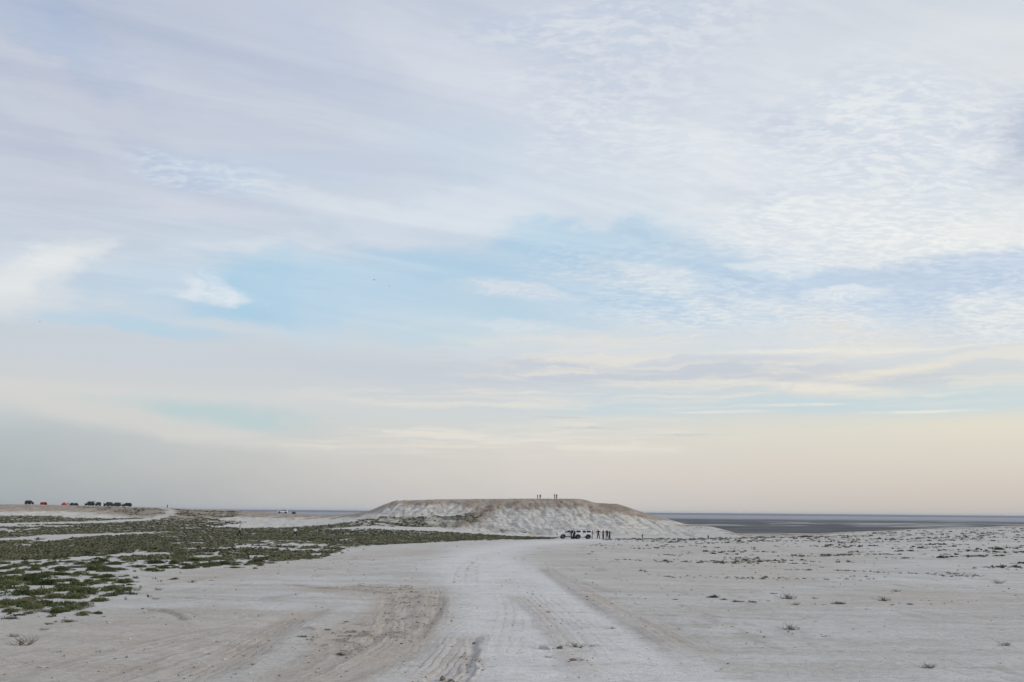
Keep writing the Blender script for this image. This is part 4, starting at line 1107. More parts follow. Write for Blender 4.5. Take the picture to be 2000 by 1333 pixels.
people += [
 (1050.0, crest_r(1050, 8), None, 'crossed', 1.58, R(60), 'silhouette of a slim person, far left of four on the flat hill top', BLK, BLK, {}),
 (1055.0, crest_r(1055, 8), None, 'stand', 1.66, R(10), 'silhouette of a stocky person, second from left on the flat hill top', BLK, BLK, {'girth': 1.15}),
 (1083.6, crest_r(1083, 8), None, 'photo', 1.82, R(60), 'silhouette of a tall person with raised arms, third from left on the flat hill top', BLK, BLK, {}),
 (1087.2, crest_r(1087, 8), None, 'crossed', 1.80, R(-50), 'silhouette of a person with arms folded, far right of four on the flat hill top', BLK, BLK, {}),
 (326.5, crest_r(326, 4), None, 'stand', 1.60, R(200), 'lone person standing where the pale track crosses the ridge', BLK, BLK, {}),
 (47.6, crest_r(47, 5), None, 'stand', 1.60, R(90), 'person standing left of the dark boxy car on the ridge', BLK, BLK, {}),
 (132.0, crest_r(132, 5), None, 'stand', 1.45, R(30), 'person standing just right of the red dome tent', BLK, BLK, {}),
 (202.0, crest_r(202, 4), None, 'crossed', 1.75, R(-20), 'person standing between the second and third dark car on the ridge', BLK, BLK, {}),
]
for px, r_, _y, pose, hh, fac, lab, sh, tr, kw in people:
    p = make_person(lab, pose, hh, sh, tr, **kw)
    xy = atr(px, r_)
    p.location = (xy[0], xy[1], float(zxy(xy[0], xy[1]))-.015)
    p.rotation_euler = (0, 0, fac)

# ------------------------------------------------------------------ the camp on the ridge
def ridge_put(o, px, extra, heading, half=1.4):
    xy = atr(px, crest_r(px, extra)); settle(o, xy, heading, half)
def dome_tent(label, colour, w=2.5, h=1.3, door=True):
    root = empty('dome_tent'); tag(root, label, 'tent')
    fab = mat('tent_fabric', colour, .75, var=.12, scale=2.5); dk = mat('tent_trim', tuple(c*.5 for c in colour), .8)
    n, k = 24, 8
    bm = bmesh.new(); rings = []
    for j in range(k+1):
        e_ = j/k*PI/2
        row = []
        for i in range(n):
            a = 2*PI*i/n
            sq = 1-.13*abs(math.sin(2*a))*math.cos(e_)**2
            sag = 1-.05*(abs(math.sin(2*a)))*math.sin(2*e_)
            row.append(bm.verts.new((w/2*math.cos(a)*math.cos(e_)*sag, w/2*.9*math.sin(a)*math.cos(e_)*sag, h*math.sin(e_)**.92*sag if j else 0)))
        rings.append(row)
    for A_, B_ in zip(rings[:-1], rings[1:]):
        for i in range(n): bm.faces.new((A_[i], A_[(i+1) % n], B_[(i+1) % n], B_[i]))
    bmesh.ops.remove_doubles(bm, verts=bm.verts[:], dist=.002); bmesh.ops.recalc_face_normals(bm, faces=bm.faces[:])
    link_bm('canopy', bm, fab, root, True)
    for q in range(2):
        bm = bmesh.new(); a = PI/4+q*PI/2
        pts = [Vector((w/2*math.cos(a)*math.cos(t_)*1.0, w/2*.9*math.sin(a)*math.cos(t_), h*abs(math.sin(t_))**.92+.01)) for t_ in np.linspace(0.02, PI-.02, 15)]
        tube(bm, pts, .014, 6); link_bm('pole', bm, dk, root)
    if door:
        bm = bmesh.new(); pts = []
        for t_ in np.linspace(0, PI, 9): pts.append((.42*math.cos(t_), .75*math.sin(t_)))
        V_ = []
        for x_, z_ in pts:
            e_ = math.asin(min(.99, z_/h)); y_ = -(w/2*.9*math.cos(e_)*math.sqrt(max(0, 1-(x_/(w/2*math.cos(e_)+1e-6))**2)))-.03
            V_.append(bm.verts.new((x_, y_, z_+.02)))
        bm.faces.new(V_); bmesh.ops.solidify(bm, geom=bm.faces[:], thickness=.02); link_bm('door', bm, dk, root)
    return root
t1 = dome_tent('orange-red dome tent on the ridge, left of the dark dome tents', (.42, .055, .03), 2.45, 1.28); ridge_put(t1, 124.5, 5, R(20), 1)
t2 = dome_tent('dark grey dome tent, left one of the touching pair on the ridge', (.022, .026, .03), 2.5, 1.25); ridge_put(t2, 139.8, 5, R(0), 1)
t3 = dome_tent('dark grey dome tent, right one of the touching pair on the ridge', (.024, .028, .032), 2.4, 1.25); ridge_put(t3, 147.3, 6.2, R(10), 1)
t4 = dome_tent('dark low dome tent just right of the white car on the ridge', (.02, .024, .03), 1.9, 1.0); ridge_put(t4, 574.0, 3, R(0), 1)
def tunnel_tent():
    root = empty('tunnel_tent'); tag(root, 'bright red tunnel tent with dark ends on the ridge', 'tent')
    red = mat('red_fabric', (.38, .015, .022), .75, var=.12, scale=2.5); dk = mat('dark_fabric', (.03, .012, .016), .8)
    n = 10
    bm = bmesh.new(); rows = []
    for x_, sc in ((-.95, .96), (-.5, 1.0), (0, 1.03), (.5, 1.0), (.95, .96)):
        rows.append([bm.verts.new((x_, .9*math.cos(t_)*sc, 1.22*max(0, math.sin(t_))**.75*sc)) for t_ in np.linspace(0, PI, n)])
    for A_, B_ in zip(rows[:-1], rows[1:]):
        for i in range(n-1): bm.faces.new((A_[i], A_[i+1], B_[i+1], B_[i]))
    link_bm('canopy', bm, red, root, True)
    for sd in (1, -1):
        bm = bmesh.new()
        a_ = [bm.verts.new((sd*.955, .9*math.cos(t_)*.95, 1.22*max(0, math.sin(t_))**.75*.95)) for t_ in np.linspace(0, PI, n)]
        b_ = [bm.verts.new((sd*1.25, .8*math.cos(t_), 1.02*max(0, math.sin(t_))**.75)) for t_ in np.linspace(0, PI, n)]
        for i in range(n-1): bm.faces.new((a_[i], a_[i+1], b_[i+1], b_[i]))
        bm.faces.new(b_); link_bm('end_panel', bm, dk, root)
    for x_ in (-.95, -.32, .32, .95):
        bm = bmesh.new(); tube(bm, [(x_, .92*math.cos(t_), 1.25*max(0, math.sin(t_))**.75) for t_ in np.linspace(0.01, PI-.01, n)], .02, 5); link_bm('pole', bm, dk, root)
    return root
ridge_put(tunnel_tent(), 84.0, 5, R(0), 1)
c = make_car('parked_car', 'dark boxy car on the ridge left of the red tunnel tent', M['dark_paint'], L=4.2, W=1.8, Ht=1.82, wb=2.5, boxy=1.0, hatch_open=False); ridge_put(c, 56.2, 6, R(-28))
c = make_car('parked_car', 'dark car with raised tailgate, leftmost of the row at the ridge end', M['dark_paint'], L=4.3, Ht=2.02, wb=2.6, hatch_open=True); ridge_put(c, 174.0, 5, R(180+66))
c = make_car('parked_car', 'dark grey car seen half from behind, second in the row on the ridge', M['grey_paint'], L=4.5, Ht=1.8, wb=2.65, rack=False); ridge_put(c, 190.6, 5, R(122))
c = make_car('parked_car', 'dark car with a roof rack, third in the row on the ridge', M['dark_paint'], L=4.2, Ht=1.98, wb=2.55); ridge_put(c, 210.6, 5, R(180+70))
awn = make_car('parked_car', 'long dark car with a roof awning out behind, fourth in the row on the ridge', M['dark_paint'], L=4.5, Ht=1.95, wb=2.7); ridge_put(awn, 225.0, 9, R(180+38))
bm = bmesh.new(); bx(bm, (-2.55, 0, 1.86), (1.5, 1.5, .05), Euler((0, R(-3), 0)).to_matrix(), .01)
for sd in (1, -1): tube(bm, [(-3.2, sd*.7, 1.84), (-3.25, sd*.7, .05)], .02, 6)
link_bm('awning', bm, mat('awning_fabric', (.03, .035, .04), .8), awn)
c = make_car('parked_car', 'dark rounded car at the right end of the row on the ridge', M['dark_paint'], L=4.5, Ht=1.80, wb=2.65, rack=False); ridge_put(c, 246.5, 5, R(180+12))
c = make_car('parked_car', 'white four-wheel-drive car alone on the ridge against the blue plain', M['white_paint'], L=4.7, Ht=1.84, wb=2.75); ridge_put(c, 552.0, 4, R(180+8))

# small camp gear beside the white cars
def folding_table(label, xy, rz):
    root = empty('camp_stool'); tag(root, label, 'stool')
    bm = bmesh.new(); bx(bm, (0, 0, .42), (.42, .36, .03), bev=.008); link_bm('seat', bm, mat('stool_canvas', (.10, .11, .10), .9), root)
    for sd in (1, -1):
        for q in (1, -1):
            bm = bmesh.new(); tube(bm, [(q*.19, sd*.16, .41), (-q*.19, sd*.16, .0)], .014, 6); link_bm('leg', bm, M['chrome'], root)
    put(root, xy, rz)
folding_table('small folding stool on the ground behind the second white car', atr(1154.5, 188.2), R(20))

# birds
def bird(px, py, d, span, bank, label):
    a, te = ray(px, py); e = math.atan(te)
    root = empty('bird', (math.sin(a)*math.cos(e)*d, math.cos(a)*math.cos(e)*d, math.sin(e)*d), bank); tag(root, label, 'bird')
    fe = mat('dark_feathers', (.03, .03, .03), .9)
    bm = bmesh.new(); tube(bm, [(0, -.09, 0), (0, -.05, .0), (0, .02, 0), (0, .07, .005), (0, .10, .0)], [.008, .022, .028, .018, .004], 8); link_bm('body', bm, fe, root, True)
    for sd in (1, -1):
        bm = bmesh.new()
        q = [(sd*.01, .03, .01), (sd*span*.25, .045, .035), (sd*span*.5, -.02, .015), (sd*span*.25, -.03, .03), (sd*.01, -.04, .01)]
        bm.faces.new([bm.verts.new(v) for v in q]); bmesh.ops.solidify(bm, geom=bm.faces[:], thickness=.006); link_bm('wing', bm, fe, root)
    bm = bmesh.new(); bm.faces.new([bm.verts.new(v) for v in ((-.01, -.08, 0), (.01, -.08, 0), (.03, -.15, 0), (-.03, -.15, 0))]); bmesh.ops.solidify(bm, geom=bm.faces[:], thickness=.004); link_bm('tail', bm, fe, root)
bird(731, 547, 105, .24, R(70), 'tiny dark bird in the blue gap, higher of the two left of centre')
bird(761, 559, 108, .22, R(20), 'tiny dark bird in the blue gap, lower of the two left of centre')
bird(78, 629, 110, .24, R(45), 'tiny dark bird low at the left edge of the sky below the white cloud')

# ------------------------------------------------------------------ plants
def clump_geo(n, rad, h, leaf, spiky, rng, blade=False):
    """n small leaves through a low irregular cushion -> verts (n*3,3)"""
    k = 5
    ca = rng.uniform(0, 2*PI, k); cr = rng.uniform(0, .6, k)*rad; crad = rng.uniform(.35, .75, k)*rad; chh = rng.uniform(.55, 1, k)*h
    which = rng.integers(0, k, n)
    th = rng.uniform(0, 2*PI, n); ph = np.arccos(rng.uniform(0, 1, n))
    rr_ = rng.uniform(.55 if not spiky else .1, 1.0, n)**.6
    c = np.stack([np.cos(ca[which])*cr[which]+np.cos(th)*np.sin(ph)*rr_*crad[which],
                  np.sin(ca[which])*cr[which]+np.sin(th)*np.sin(ph)*rr_*crad[which],
                  np.cos(ph)*rr_*chh[which]], 1)
    base = np.stack([np.cos(ca[which])*cr[which], np.sin(ca[which])*cr[which], 0*which], 1)
    out = c-base; out /= np.linalg.norm(out, axis=1, keepdims=True)+1e-6
    out[:, 2] += .35; out += rng.normal(0, .45 if not spiky else .3, out.shape); out /= np.linalg.norm(out, axis=1, keepdims=True)
    s_ = np.cross(out, rng.normal(0, 1, out.shape)); s_ /= np.linalg.norm(s_, axis=1, keepdims=True)+1e-6
    L_ = leaf*rng.uniform(.6, 1.5, (n, 1)); w_ = L_*(.18 if spiky else .42)
    a = c-out*L_*.5; 
    v = np.stack([a-s_*w_, a+s_*w_, a+out*L_*1.4], 1)
    v[..., 2] = np.maximum(v[..., 2], -0.01)
    return v.reshape(-1, 3)
def plant_material(name, c1, c2, c3, use_attr):
    m = bpy.data.materials.new(name); m.use_nodes = True
    t = NT(m.node_tree); b = t.n['Principled BSDF']
    b.inputs['Roughness'].default_value = .8; b.inputs['Specular IOR Level'].default_value = .2
    if use_attr:
        a = t.node('ShaderNodeAttribute'); a.attribute_name = 'tint'; rnd = a.outputs['Fac']
    else: rnd = t.node('ShaderNodeObjectInfo').outputs['Random']
    geo = t.node('ShaderNodeNewGeometry').outputs['Position']
    nf = t.noise(geo, 7.0, 3, .6)[0]
    c = t.ramp(t.math('ADD', t.math('MULTIPLY', rnd, .65), t.math('MULTIPLY', nf, .4)), [(.12, (*c1, 1)), (.5, (*c2, 1)), (.95, (*c3, 1))])
    t.l.new(c, b.inputs['Base Color'])
    return m
GREEN = ((.036, .050, .019), (.084, .104, .041), (.18, .18, .10))
FARG = ((.056, .060, .034), (.124, .128, .076), (.27, .25, .18))
OLIVE = ((.040, .036, .024), (.085, .080, .052), (.18, .16, .115))
DRY = ((.055, .05, .034), (.115, .105, .072), (.21, .19, .14))
green_o, dry_o = plant_material('green_leaves', *GREEN, False), plant_material('dry_twigs', *DRY, False)
rng = np.random.default_rng(5)
def mesh_tris(name, v, material, tint=None):
    me = bpy.data.meshes.new(name); n = len(v)
    me.vertices.add(n); me.vertices.foreach_set('co', v.astype(np.float32).ravel())
    me.loops.add(n); me.loops.foreach_set('vertex_index', np.arange(n, dtype=np.int32))
    me.polygons.add(n//3); me.polygons.foreach_set('loop_start', np.arange(0, n, 3, dtype=np.int32)); me.update(calc_edges=True)
    if tint is not None:
        at = me.attributes.new('tint', 'FLOAT', 'POINT'); at.data.foreach_set('value', tint.astype(np.float32))
    me.materials.append(material); return me
GM = [mesh_tris('green_shrub', clump_geo(900, .5, .24, .038, False, rng), green_o) for _ in range(7)]
DM = [mesh_tris('dry_shrub', clump_geo(320, .5, .20, .07, True, rng), dry_o) for _ in range(6)]
# twig skeletons for the dry ones
TW = []
for _ in range(5):
    bm = bmesh.new()
    for k in range(26):
        a = rng.uniform(0, 2*PI); l_ = rng.uniform(.2, .5); z_ = rng.uniform(.08, .30)
        o0 = Vector((rng.uniform(-.2, .2), rng.uniform(-.12, .12), 0))
        p1 = o0+Vector((math.cos(a)*l_*.5, math.sin(a)*l_*.4, z_*.45)); p2 = o0+Vector((math.cos(a+.4)*l_, math.sin(a+.4)*l_*.8, z_))
        tube(bm, [o0, p1, p2], [.009, .007, .003], 4, False)
        tube(bm, [p1, p1+Vector((rng.uniform(-.12, .12), rng.uniform(-.1, .1), rng.uniform(.03, .14)))], [.006, .002], 3, False)
    me = bpy.data.meshes.new('twigs'); bm.to_mesh(me); bm.free(); me.materials.append(dry_o); TW.append(me)
def add_plant(name, me, xy, sx, sy, sz, label, group=None, cat='shrub'):
    o = bpy.data.objects.new(name, me); COL.objects.link(o)
    o.location = (xy[0], xy[1], float(zxy(xy[0], xy[1]))-.01); o.rotation_euler = (0, 0, 0)
    o.scale = (sx, sy, sz)
    tag(o, label, cat, group); return o

# plants of their own that one can point at in the photograph: x, y, width px, kind, label
SPOT = [
 (1392, 1166, 36, 'd', 'larger dry grey-green shrub at the left end of the broken row on the right flat'),
 (1416, 1171, 22, 'd', 'small dry tuft touching the larger grey-green shrub on the right flat'),
 (1440, 1175, 26, 'd', 'low green tuft trailing right of the larger grey-green shrub'),
 (1468, 1176, 24, 'd', 'flat green tuft at the end of the broken row right of the road'),
 (1320, 1171, 16, 'd', 'small dark tuft left of the larger grey-green shrub'),
 (1230, 1162, 12, 't', 'tiny twiggy tuft nearest the road edge on the right flat'),
 (1540, 1169, 44, 't', 'twiggy pointed shrub in the middle of the right flat'),
 (1552, 1181, 24, 't', 'thin twigs lying just below the twiggy pointed shrub'),
 (1510, 1159, 16, 'd', 'small round tuft left of the twiggy pointed shrub'),
 (1592, 1169, 16, 't', 'faint twig tuft right of the twiggy pointed shrub'),
 (1640, 1179, 30, 'd', 'dark low tuft with a tail of twigs right of centre on the right flat'),
 (1727, 1173, 34, 't', 'spiky shrub leaning left on the right flat'),
 (1742, 1181, 14, 'd', 'small dark tuft below the spiky leaning shrub'),
 (1779, 1180, 18, 'd', 'dark compact tuft right of the spiky leaning shrub'),
 (1751, 1155, 20, 't', 'pale mound of twigs above the spiky leaning shrub'),
 (1950, 1139, 26, 't', 'twiggy shrub near the right edge above the bare band'),
 (1545, 1229, 46, 't', 'long flat shrub lying alone low on the right flat'),
 (1810, 1304, 38, 't', 'scatter of broken twigs low at the right'),
 (1962, 1260, 30, 't', 'thin bent twig line near the right edge'),
 (1128, 1264, 40, 't', 'dark brown twigs lying in the middle of the road'),
 (1070, 1283, 22, 't', 'thin twigs left of the dark brown twigs in the road'),
 (1196, 1227, 20, 't', 'thin crossed twigs in the pale road above the brown twigs'),
 (491, 1299, 20, 't', 'lone round dead shrub beside the tyre mark at bottom left'),
 (46, 1259, 60, 't', 'brown twiggy shrub at the left edge of the bare sand'),
 (28, 1243, 26, 't', 'thin twigs above the brown twiggy shrub at the left edge'),
 (86, 1230, 22, 't', 'small brown twig tuft on bare sand below the green patch'),
 (95, 1218, 20, 'd', 'dark low tuft in the brown string below the green patch'),
 (132, 1214, 34, 'd', 'long dark tuft in the middle of the brown string below the green patch'),
 (22, 1208, 34, 'd', 'dark tuft at the left edge below the green patch'),
 (190, 1198, 26, 'g', 'small green tuft alone right of the brown string'),
 (160, 1202, 24, 'g', 'olive tuft between the brown string and the green patch'),
 (204, 1204, 12, 'd', 'tiny brown tuft right of the small lone green tuft'),
 (238, 1126, 18, 'd', 'dark small shrub on bare ground right of the green patch'),
 (265, 1153, 30, 't', 'dead twigs at the right tip of the green patch'),
 (310, 1152, 22, 't', 'dead twigs alone right of the green patch'),
 (304, 1170, 20, 't', 'low dead twigs below the others right of the green patch'),
 (340, 1131, 28, 'd', 'brown twiggy string on bare sand above the arc of soil'),
 (374, 1137, 20, 't', 'pointed dead tuft right of the brown twiggy string'),
 (413, 1133, 12, 'd', 'small brown tuft at the end of the faint line'),
 (640, 1229, 20, 'd', 'olive tuft at the top of the reddish churned soil'),
 (592, 1244, 28, 'd', 'flat olive tuft left in the reddish churned soil'),
 (662, 1276, 26, 'd', 'round olive tuft at the lower edge of the reddish churned soil'),
 (1948, 1073, 24, 'g', 'bright green low cushion near the right edge'),
 (1838, 1089, 22, 'g', 'green low cushion left of the bright one near the right edge'),
 (1572, 1048, 30, 'g', 'olive green cushion in the far row beyond the right flat'),
 (1797, 1070, 12, 'd', 'upright dark bush standing in the right field'),
 (640, 1068, 20, 'd', 'round grey-green bush at the near edge of the green flat'),
 (775, 1051, 22, 'd', 'dark round bush in the green strip left of the hill'),
 (892, 1053, 18, 'd', 'dark round bush in the narrow end of the green strip'),
 (605, 1092, 20, 'd', 'brown tuft at the near edge of the green patches'),
 (1267, 1032, 5, 'd', 'small black bush on the lower right slope of the flat hill'),
 (1343, 1027, 7, 'd', 'dark bush in the dip between the flat hill and the small mound'),
 (970, 1010, 9, 'd', 'round dark bush on the pale face of the flat hill'),
 (824, 1004, 9, 'd', 'dark bush on the pale left face of the flat hill above the green'),
]
MF = dict(g=GM, d=DM, t=TW); NMS = dict(g='green_shrub', d='dry_shrub', t='dead_shrub')
for i, (px, py, w_, kd, lab) in enumerate(SPOT):
    xy = hit(px, py+1); rr_ = math.hypot(*xy); wm = w_*rr_/FPX
    hgt = {'g': .9, 'd': .9, 't': 1.0}[kd]
    add_plant(NMS[kd], MF[kd][i % len(MF[kd])], xy, wm, wm*(1.1 if rr_ < 80 else 1.3), min(wm*hgt, 1.3), lab)

def where(x, y):
    v = CAMM.inverted() @ Vector((x, y, float(zxy(x, y)))); px_, py_ = 1000-v.x/v.z*FPX, 666.5+v.y/v.z*FPX
    if px_ < 250 and py_ > 1090:
        c_ = ['at the left edge', 'left of the middle', 'right of the middle', 'at the right tip'][int(min(3, max(0, px_//62)))]
        r_ = 'back row' if py_ < 1118 else 'upper half' if py_ < 1140 else 'lower half' if py_ < 1165 else 'front edge'
        return '%s, %s of the near green patch' % (c_, r_)
    c_ = 'left' if px_ < 330 else 'middle' if px_ < 450 else 'right' if px_ < 570 else 'far right'
    return 'at the %s %s of the broken patches' % ('front' if py_ > 1088 else 'back', c_)
# the cushions of the near green patch, drawn one by one from the photograph, plus sown ones
g3f = sstep(-.02, .09, fbm(GX/.8, GY/2.4, 4, 777, .62)-.02*(GR > 34))
def samp(field, x, y):
    a = np.arctan2(x, y); r_ = np.hypot(x, y)
    i = np.clip(np.searchsorted(AZ, a)-1, 0, NA-2); j = np.clip(np.searchsorted(RR, r_)-1, 0, NR-2)
    return field[i, j]
NEARP = [(20, 1140, 50), (58, 1133, 54), (30, 1160, 60), (95, 1140, 64), (70, 1158, 58), (120, 1152, 60), (150, 1143, 54), (175, 1137, 44), (165, 1158, 70), (205, 1152, 56), (222, 1148, 40),
         (140, 1166, 60), (100, 1166, 50), (15, 1180, 60), (45, 1176, 50), (68, 1186, 46), (130, 1190, 54), (165, 1180, 44), (190, 1172, 46), (150, 1120, 40), (180, 1112, 40), (120, 1112, 38),
         (30, 1118, 44), (60, 1112, 36), (90, 1125, 40), (205, 1125, 40), (160, 1196, 30), (110, 1195, 40), (20, 1192, 44), (225, 1100, 34), (195, 1096, 36), (160, 1100, 34), (300, 1098, 46), (290, 1112, 34), (340, 1099, 36),
         (380, 1093, 60), (420, 1090, 60), (400, 1104, 60), (440, 1100, 44), (365, 1108, 40), (350, 1090, 40), (440, 1079, 44), (480, 1078, 40), (520, 1090, 44), (500, 1096, 36), (300, 1070, 44), (340, 1066, 36), (270, 1106, 30)]
used_xy = []
for i, (px, py, w_) in enumerate(NEARP):
    xy = hit(px, py+3); rr_ = math.hypot(*xy); wm = w_*rr_/FPX*.90
    loc = 'left foreground' if px < 240 else 'middle left distance'
    add_plant('green_shrub', GM[i % 7], xy, wm, wm*1.5, .95*min(wm, 1.1),
              '%s green cushion shrub %s' % ('broad' if w_ >= 54 else 'middling' if w_ >= 42 else 'small', where(xy[0], xy[1])),
              'green cushion shrubs '+where(xy[0], xy[1]))
    used_xy.append((xy[0], xy[1], wm*.4))
used = np.array(used_xy)
# sown, weighted by the two near zones (seen at less than 75 m)
zone3 = blur2(blur2(g3.astype(float), 5, 0), 5, 1); zone2 = g2.astype(float)
n_ind = 0; tries = 0
while n_ind < 235 and tries < 40000:
    tries += 1
    a = rng.uniform(R(-28), R(-7)); r_ = math.exp(rng.uniform(math.log(18), math.log(72))); x, y = math.sin(a)*r_, math.cos(a)*r_
    f3 = samp(zone3, x, y)*samp(g3f, x, y); f2 = samp(zone2, x, y)*samp(veg, x, y)*.9
    if rng.uniform() > max(f3, f2): continue
    w_ = rng.uniform(.35, .95)*(.8+.004*r_)
    if np.min(np.hypot(used[:, 0]-x, used[:, 1]-y)) < .55*w_: continue
    used = np.vstack([used, (x, y, w_)])
    near3 = f3 > f2; drk = rng.uniform() < .22
    add_plant('dry_shrub' if drk else 'green_shrub', (DM if drk else GM)[n_ind % 6], (x, y), w_, w_*rng.uniform(1.0, 1.5), rng.uniform(.5, .95)*w_,
              '%s %s shrub %s' % ('wider' if w_ > .75 else 'narrow', 'grey-brown twiggy' if drk else 'low green', where(x, y)),
              ('grey shrubs ' if drk else 'small green shrubs ')+where(x, y))
    n_ind += 1

# ground cover: everything smaller or farther, scattered as joined leaf clumps
def scatter(name, mats_, n, lo, hi, azr, dens, wfun, hfun, leaves, leaf, spiky, prob_pow=1.0, seed=1, bias=0.0):
    rg = np.random.default_rng(seed)
    a = rg.uniform(azr[0], azr[1], n); r_ = np.exp(rg.uniform(math.log(lo), math.log(hi), n)); x, y = np.sin(a)*r_, np.cos(a)*r_
    d_ = samp(dens, x, y); keep = rg.uniform(0, 1, n) < d_**prob_pow
    x, y, r_ = x[keep], y[keep], r_[keep]; m_ = len(x)
    T_ = [clump_geo(leaves, .5, .5, leaf, spiky, rg) for _ in range(10)]
    w_ = wfun(r_)*rg.uniform(.55, 1.35, m_); h_ = hfun(r_)*rg.uniform(.5, 1.3, m_)
    z = z_at(np.arctan2(x, y), r_)
    tint = np.clip(rg.uniform(0, 1, m_)*.7+.3*(fbm(x/14, y/20, 3, 888)+.5)+bias, 0, 1)
    vs, ts = [], []
    ti = rg.integers(0, 10, m_)
    for q in range(10):
        k = np.nonzero(ti == q)[0]
        if not len(k): continue
        v = T_[q][None]*np.stack([w_[k], w_[k], 2*h_[k]], 1)[:, None, :]
        v = v+np.stack([x[k], y[k], z[k]-.01], 1)[:, None, :]
        vs.append(v.reshape(-1, 3)); ts.append(np.repeat(tint[k], T_[q].shape[0]))
    v = np.concatenate(vs); ti_ = np.concatenate(ts)
    o = bpy.data.objects.new(name, mesh_tris(name, v, mats_, ti_)); COL.objects.link(o); tag(o, kind='stuff')
    return m_, len(v)//3
green_a = plant_material('steppe_green', *GREEN, True); far_a = plant_material('steppe_grey_green', *FARG, True); olive_a = plant_material('steppe_olive', *OLIVE, True); dry_a = plant_material('steppe_dry', *DRY, True)
AZL, AZR = R(-32), R(32)
dens_g = veg*(GR > 60)*(1-.8*olive)
dens_o = np.where(GR > 60, olive*veg, 0)
st = []
st.append(scatter('grass', far_a, 36000, 60, 430, (AZL, R(3)), dens_g*(.70+.3*sstep(-.25, .2, fbm(GX/2.6, GY/6, 3, 555))), lambda r_: .42+r_*.0030, lambda r_: .10+.00035*r_, 18, .30, False, .9, 3))
st.append(scatter('scrub', olive_a, 26000, 200, 520, (AZL, R(3)), dens_o, lambda r_: .55+r_*.0014, lambda r_: .26+0*r_, 14, .34, False, .8, 4))
near_fr = (1-zone3)*(1-zone2)*(blur2(blur2(zone3, 41, 0), 21, 1)*(fbm(GX/1.0, GY/1.8, 3, 557) > .12)*.35+blur2(blur2(zone2, 41, 0), 21, 1)*(fbm(GX/1.2, GY/2.5, 3, 558) > .12)*.35)*(GR < 78)
near_small = np.maximum(near_fr, 0)+(zone3*.8*g3f+zone2*veg*.5)*(GR < 75)*sstep(0, .22, fbm(GX/.7, GY/1.5, 3, 556))
st.append(scatter('low_weeds', green_a, 26000, 15, 78, (AZL, R(-5)), np.clip(near_small, 0, 1), lambda r_: .16+.004*r_, lambda r_: .07+.001*r_, 44, .15, False, 1.3, 5))
fringe = blur2(blur2(zone3, 61, 0), 31, 1)*(1-zone3)*.35+blur2(blur2(zone2, 51, 0), 21, 1)*(1-zone2)*.3
st.append(scatter('twig_litter', dry_a, 9000, 12, 90, (AZL, R(0)), np.clip(fringe, 0, 1)*(fbm(GX/1.2, GY/2, 3, 91) > .08), lambda r_: .14+.003*r_, lambda r_: .05+.0012*r_, 26, .22, True, 1, 6))
# right-hand field: short rows of dry tufts getting thicker with distance
RX = in_poly(WX, WY, poly_world([(1180, 1056), (1330, 1050.5), (1440, 1050), (1560, 1048), (1700, 1041), (1850, 1036), (2000, 1031), (2400, 1024), (2400, 1112), (2000, 1122), (1700, 1132), (1450, 1134), (1300, 1128), (1180, 1105), (1100, 1080)])).astype(float)
rowsn = fbm(GX/5.5+2, GY/2.6, 4, 901, .55)
azn = (GA-R(2))/R(26)
dr = RX*sstep(.04, .42, rowsn+.16*sstep(60, 190, GR)*np.clip(azn*1.3, 0, 1)-.05)*(.25+.75*np.clip(azn*1.1, 0, 1))
band = in_poly(WX, WY, poly_world([(1180, 1053.5), (1400, 1049.5), (1560, 1047.5), (1720, 1043), (1850, 1039), (1850, 1046), (1600, 1052), (1400, 1055), (1180, 1057)]))
dr = np.maximum(dr, band*sstep(-.25, .15, rowsn)*.9)
st.append(scatter('dry_tufts', dry_a, 34000, 36, 245, (R(1), AZR), dr*.6, lambda r_: .15+.0026*r_, lambda r_: .05+.0005*r_, 22, .26, True, 1, 7))
st.append(scatter('field_weeds', olive_a, 9000, 60, 245, (R(6), AZR), dr*sstep(.05, .35, rowsn)*.5, lambda r_: .22+.0032*r_, lambda r_: .07+.0005*r_, 18, .3, False, 1, 8))
every = ((GR < 240)*(1-.75*a_road)*sstep(.02, .4, fbm(GX/3, GY/3, 3, 990))*.55).astype(float)
st.append(scatter('dead_bits', dry_a, 2600, 9, 230, (R(-30), R(30)), every*(veg < .2), lambda r_: .04+.0024*r_, lambda r_: .012+.0004*r_, 12, .5, True, 1, 9))

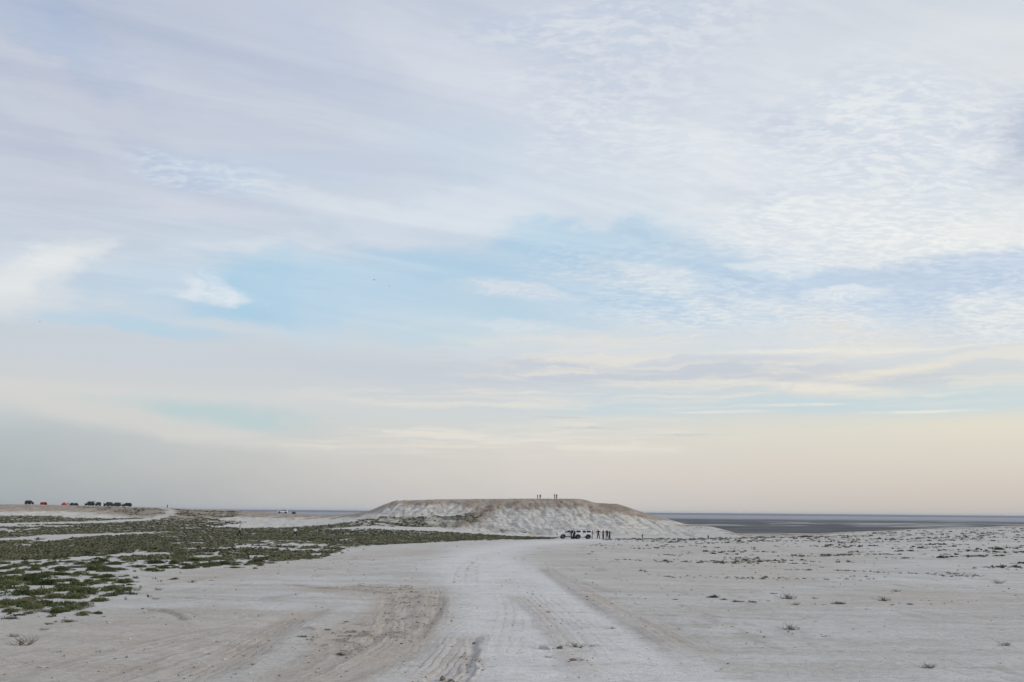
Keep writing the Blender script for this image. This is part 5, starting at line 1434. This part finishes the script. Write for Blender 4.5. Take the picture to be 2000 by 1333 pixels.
# loose stones and crumbs
def stones(name, n, lo, hi, azr, dens, size, seed, material, flat=.7):
    rg = np.random.default_rng(seed)
    a = rg.uniform(azr[0], azr[1], n); r_ = np.exp(rg.uniform(math.log(lo), math.log(hi), n)); x, y = np.sin(a)*r_, np.cos(a)*r_
    keep = rg.uniform(0, 1, n) < samp(dens, x, y); x, y, r_ = x[keep], y[keep], r_[keep]; m_ = len(x)
    ico = bmesh.new(); bmesh.ops.create_icosphere(ico, subdivisions=1, radius=.5)
    base = np.array([[l.vert.co[:] for l in f_.loops] for f_ in ico.faces]).reshape(-1, 3)
    keyv = {tuple(np.round(b_, 4)): rg.uniform(.7, 1.25) for b_ in base}; ico.free()
    base = base*np.array([[keyv[tuple(np.round(b_, 4))]] for b_ in base])
    s_ = size(r_)*np.exp(rg.normal(0, .45, m_)); rot_ = rg.uniform(0, 2*PI, m_)
    cx, sx = np.cos(rot_)[:, None], np.sin(rot_)[:, None]
    st3 = np.stack([s_*rg.uniform(.8, 1.6, m_), s_*rg.uniform(.7, 1.2, m_), s_*flat*rg.uniform(.5, 1.0, m_)], 1)
    v = base[None]*st3[:, None, :]
    v = np.stack([v[..., 0]*cx-v[..., 1]*sx, v[..., 0]*sx+v[..., 1]*cx, v[..., 2]], -1)
    v += np.stack([x, y, z_at(np.arctan2(x, y), r_)+s_*.08], 1)[:, None, :]
    me = mesh_tris(name, v.reshape(-1, 3), material, np.repeat(rg.uniform(0, 1, m_), len(base)))
    o = bpy.data.objects.new(name, me); COL.objects.link(o); tag(o, kind='stuff'); return m_, m_*len(base)//3
clod = plant_material('soil_crumbs', (.10, .075, .055), (.22, .175, .14), (.40, .36, .32), True)
pale = plant_material('chalk_stones', (.28, .27, .25), (.42, .41, .39), (.56, .55, .53), True)
st.append(stones('soil_crumbs', 26000, 9, 60, (R(-22), R(6)), np.clip(churn*.8*sstep(-.15, .3, cn)+a_brown*.25*(GR < 60), 0, 1), lambda r_: .014+.0006*r_, 21, clod))
st.append(stones('pebbles', 9000, 9, 70, (R(-30), R(30)), (.12+.3*sstep(.0, .4, fbm(GX/2.1, GY/3, 3, 71)))*(1-.6*a_road), lambda r_: .006+.00042*r_, 22, clod))
st.append(stones('chalk_stones', 5000, 9, 60, (R(-30), R(30)), (.1+.35*a_tan), lambda r_: .016+.0008*r_, 23, pale))
crest_d = np.exp(-((T-1.0)/.05)**2)*(GR > 280)*(GR < 560)
st.append(stones('crest_stones', 9000, 300, 530, (R(-31), R(10)), crest_d*.55, lambda r_: .15+0*r_, 24, clod, .9))
st.append(stones('slope_stones', 9000, 250, 480, (R(-25), R(13)), onface*(.12+.5*a_cap), lambda r_: .20+0*r_, 25, clod, .8))
print('SCATTER', st)
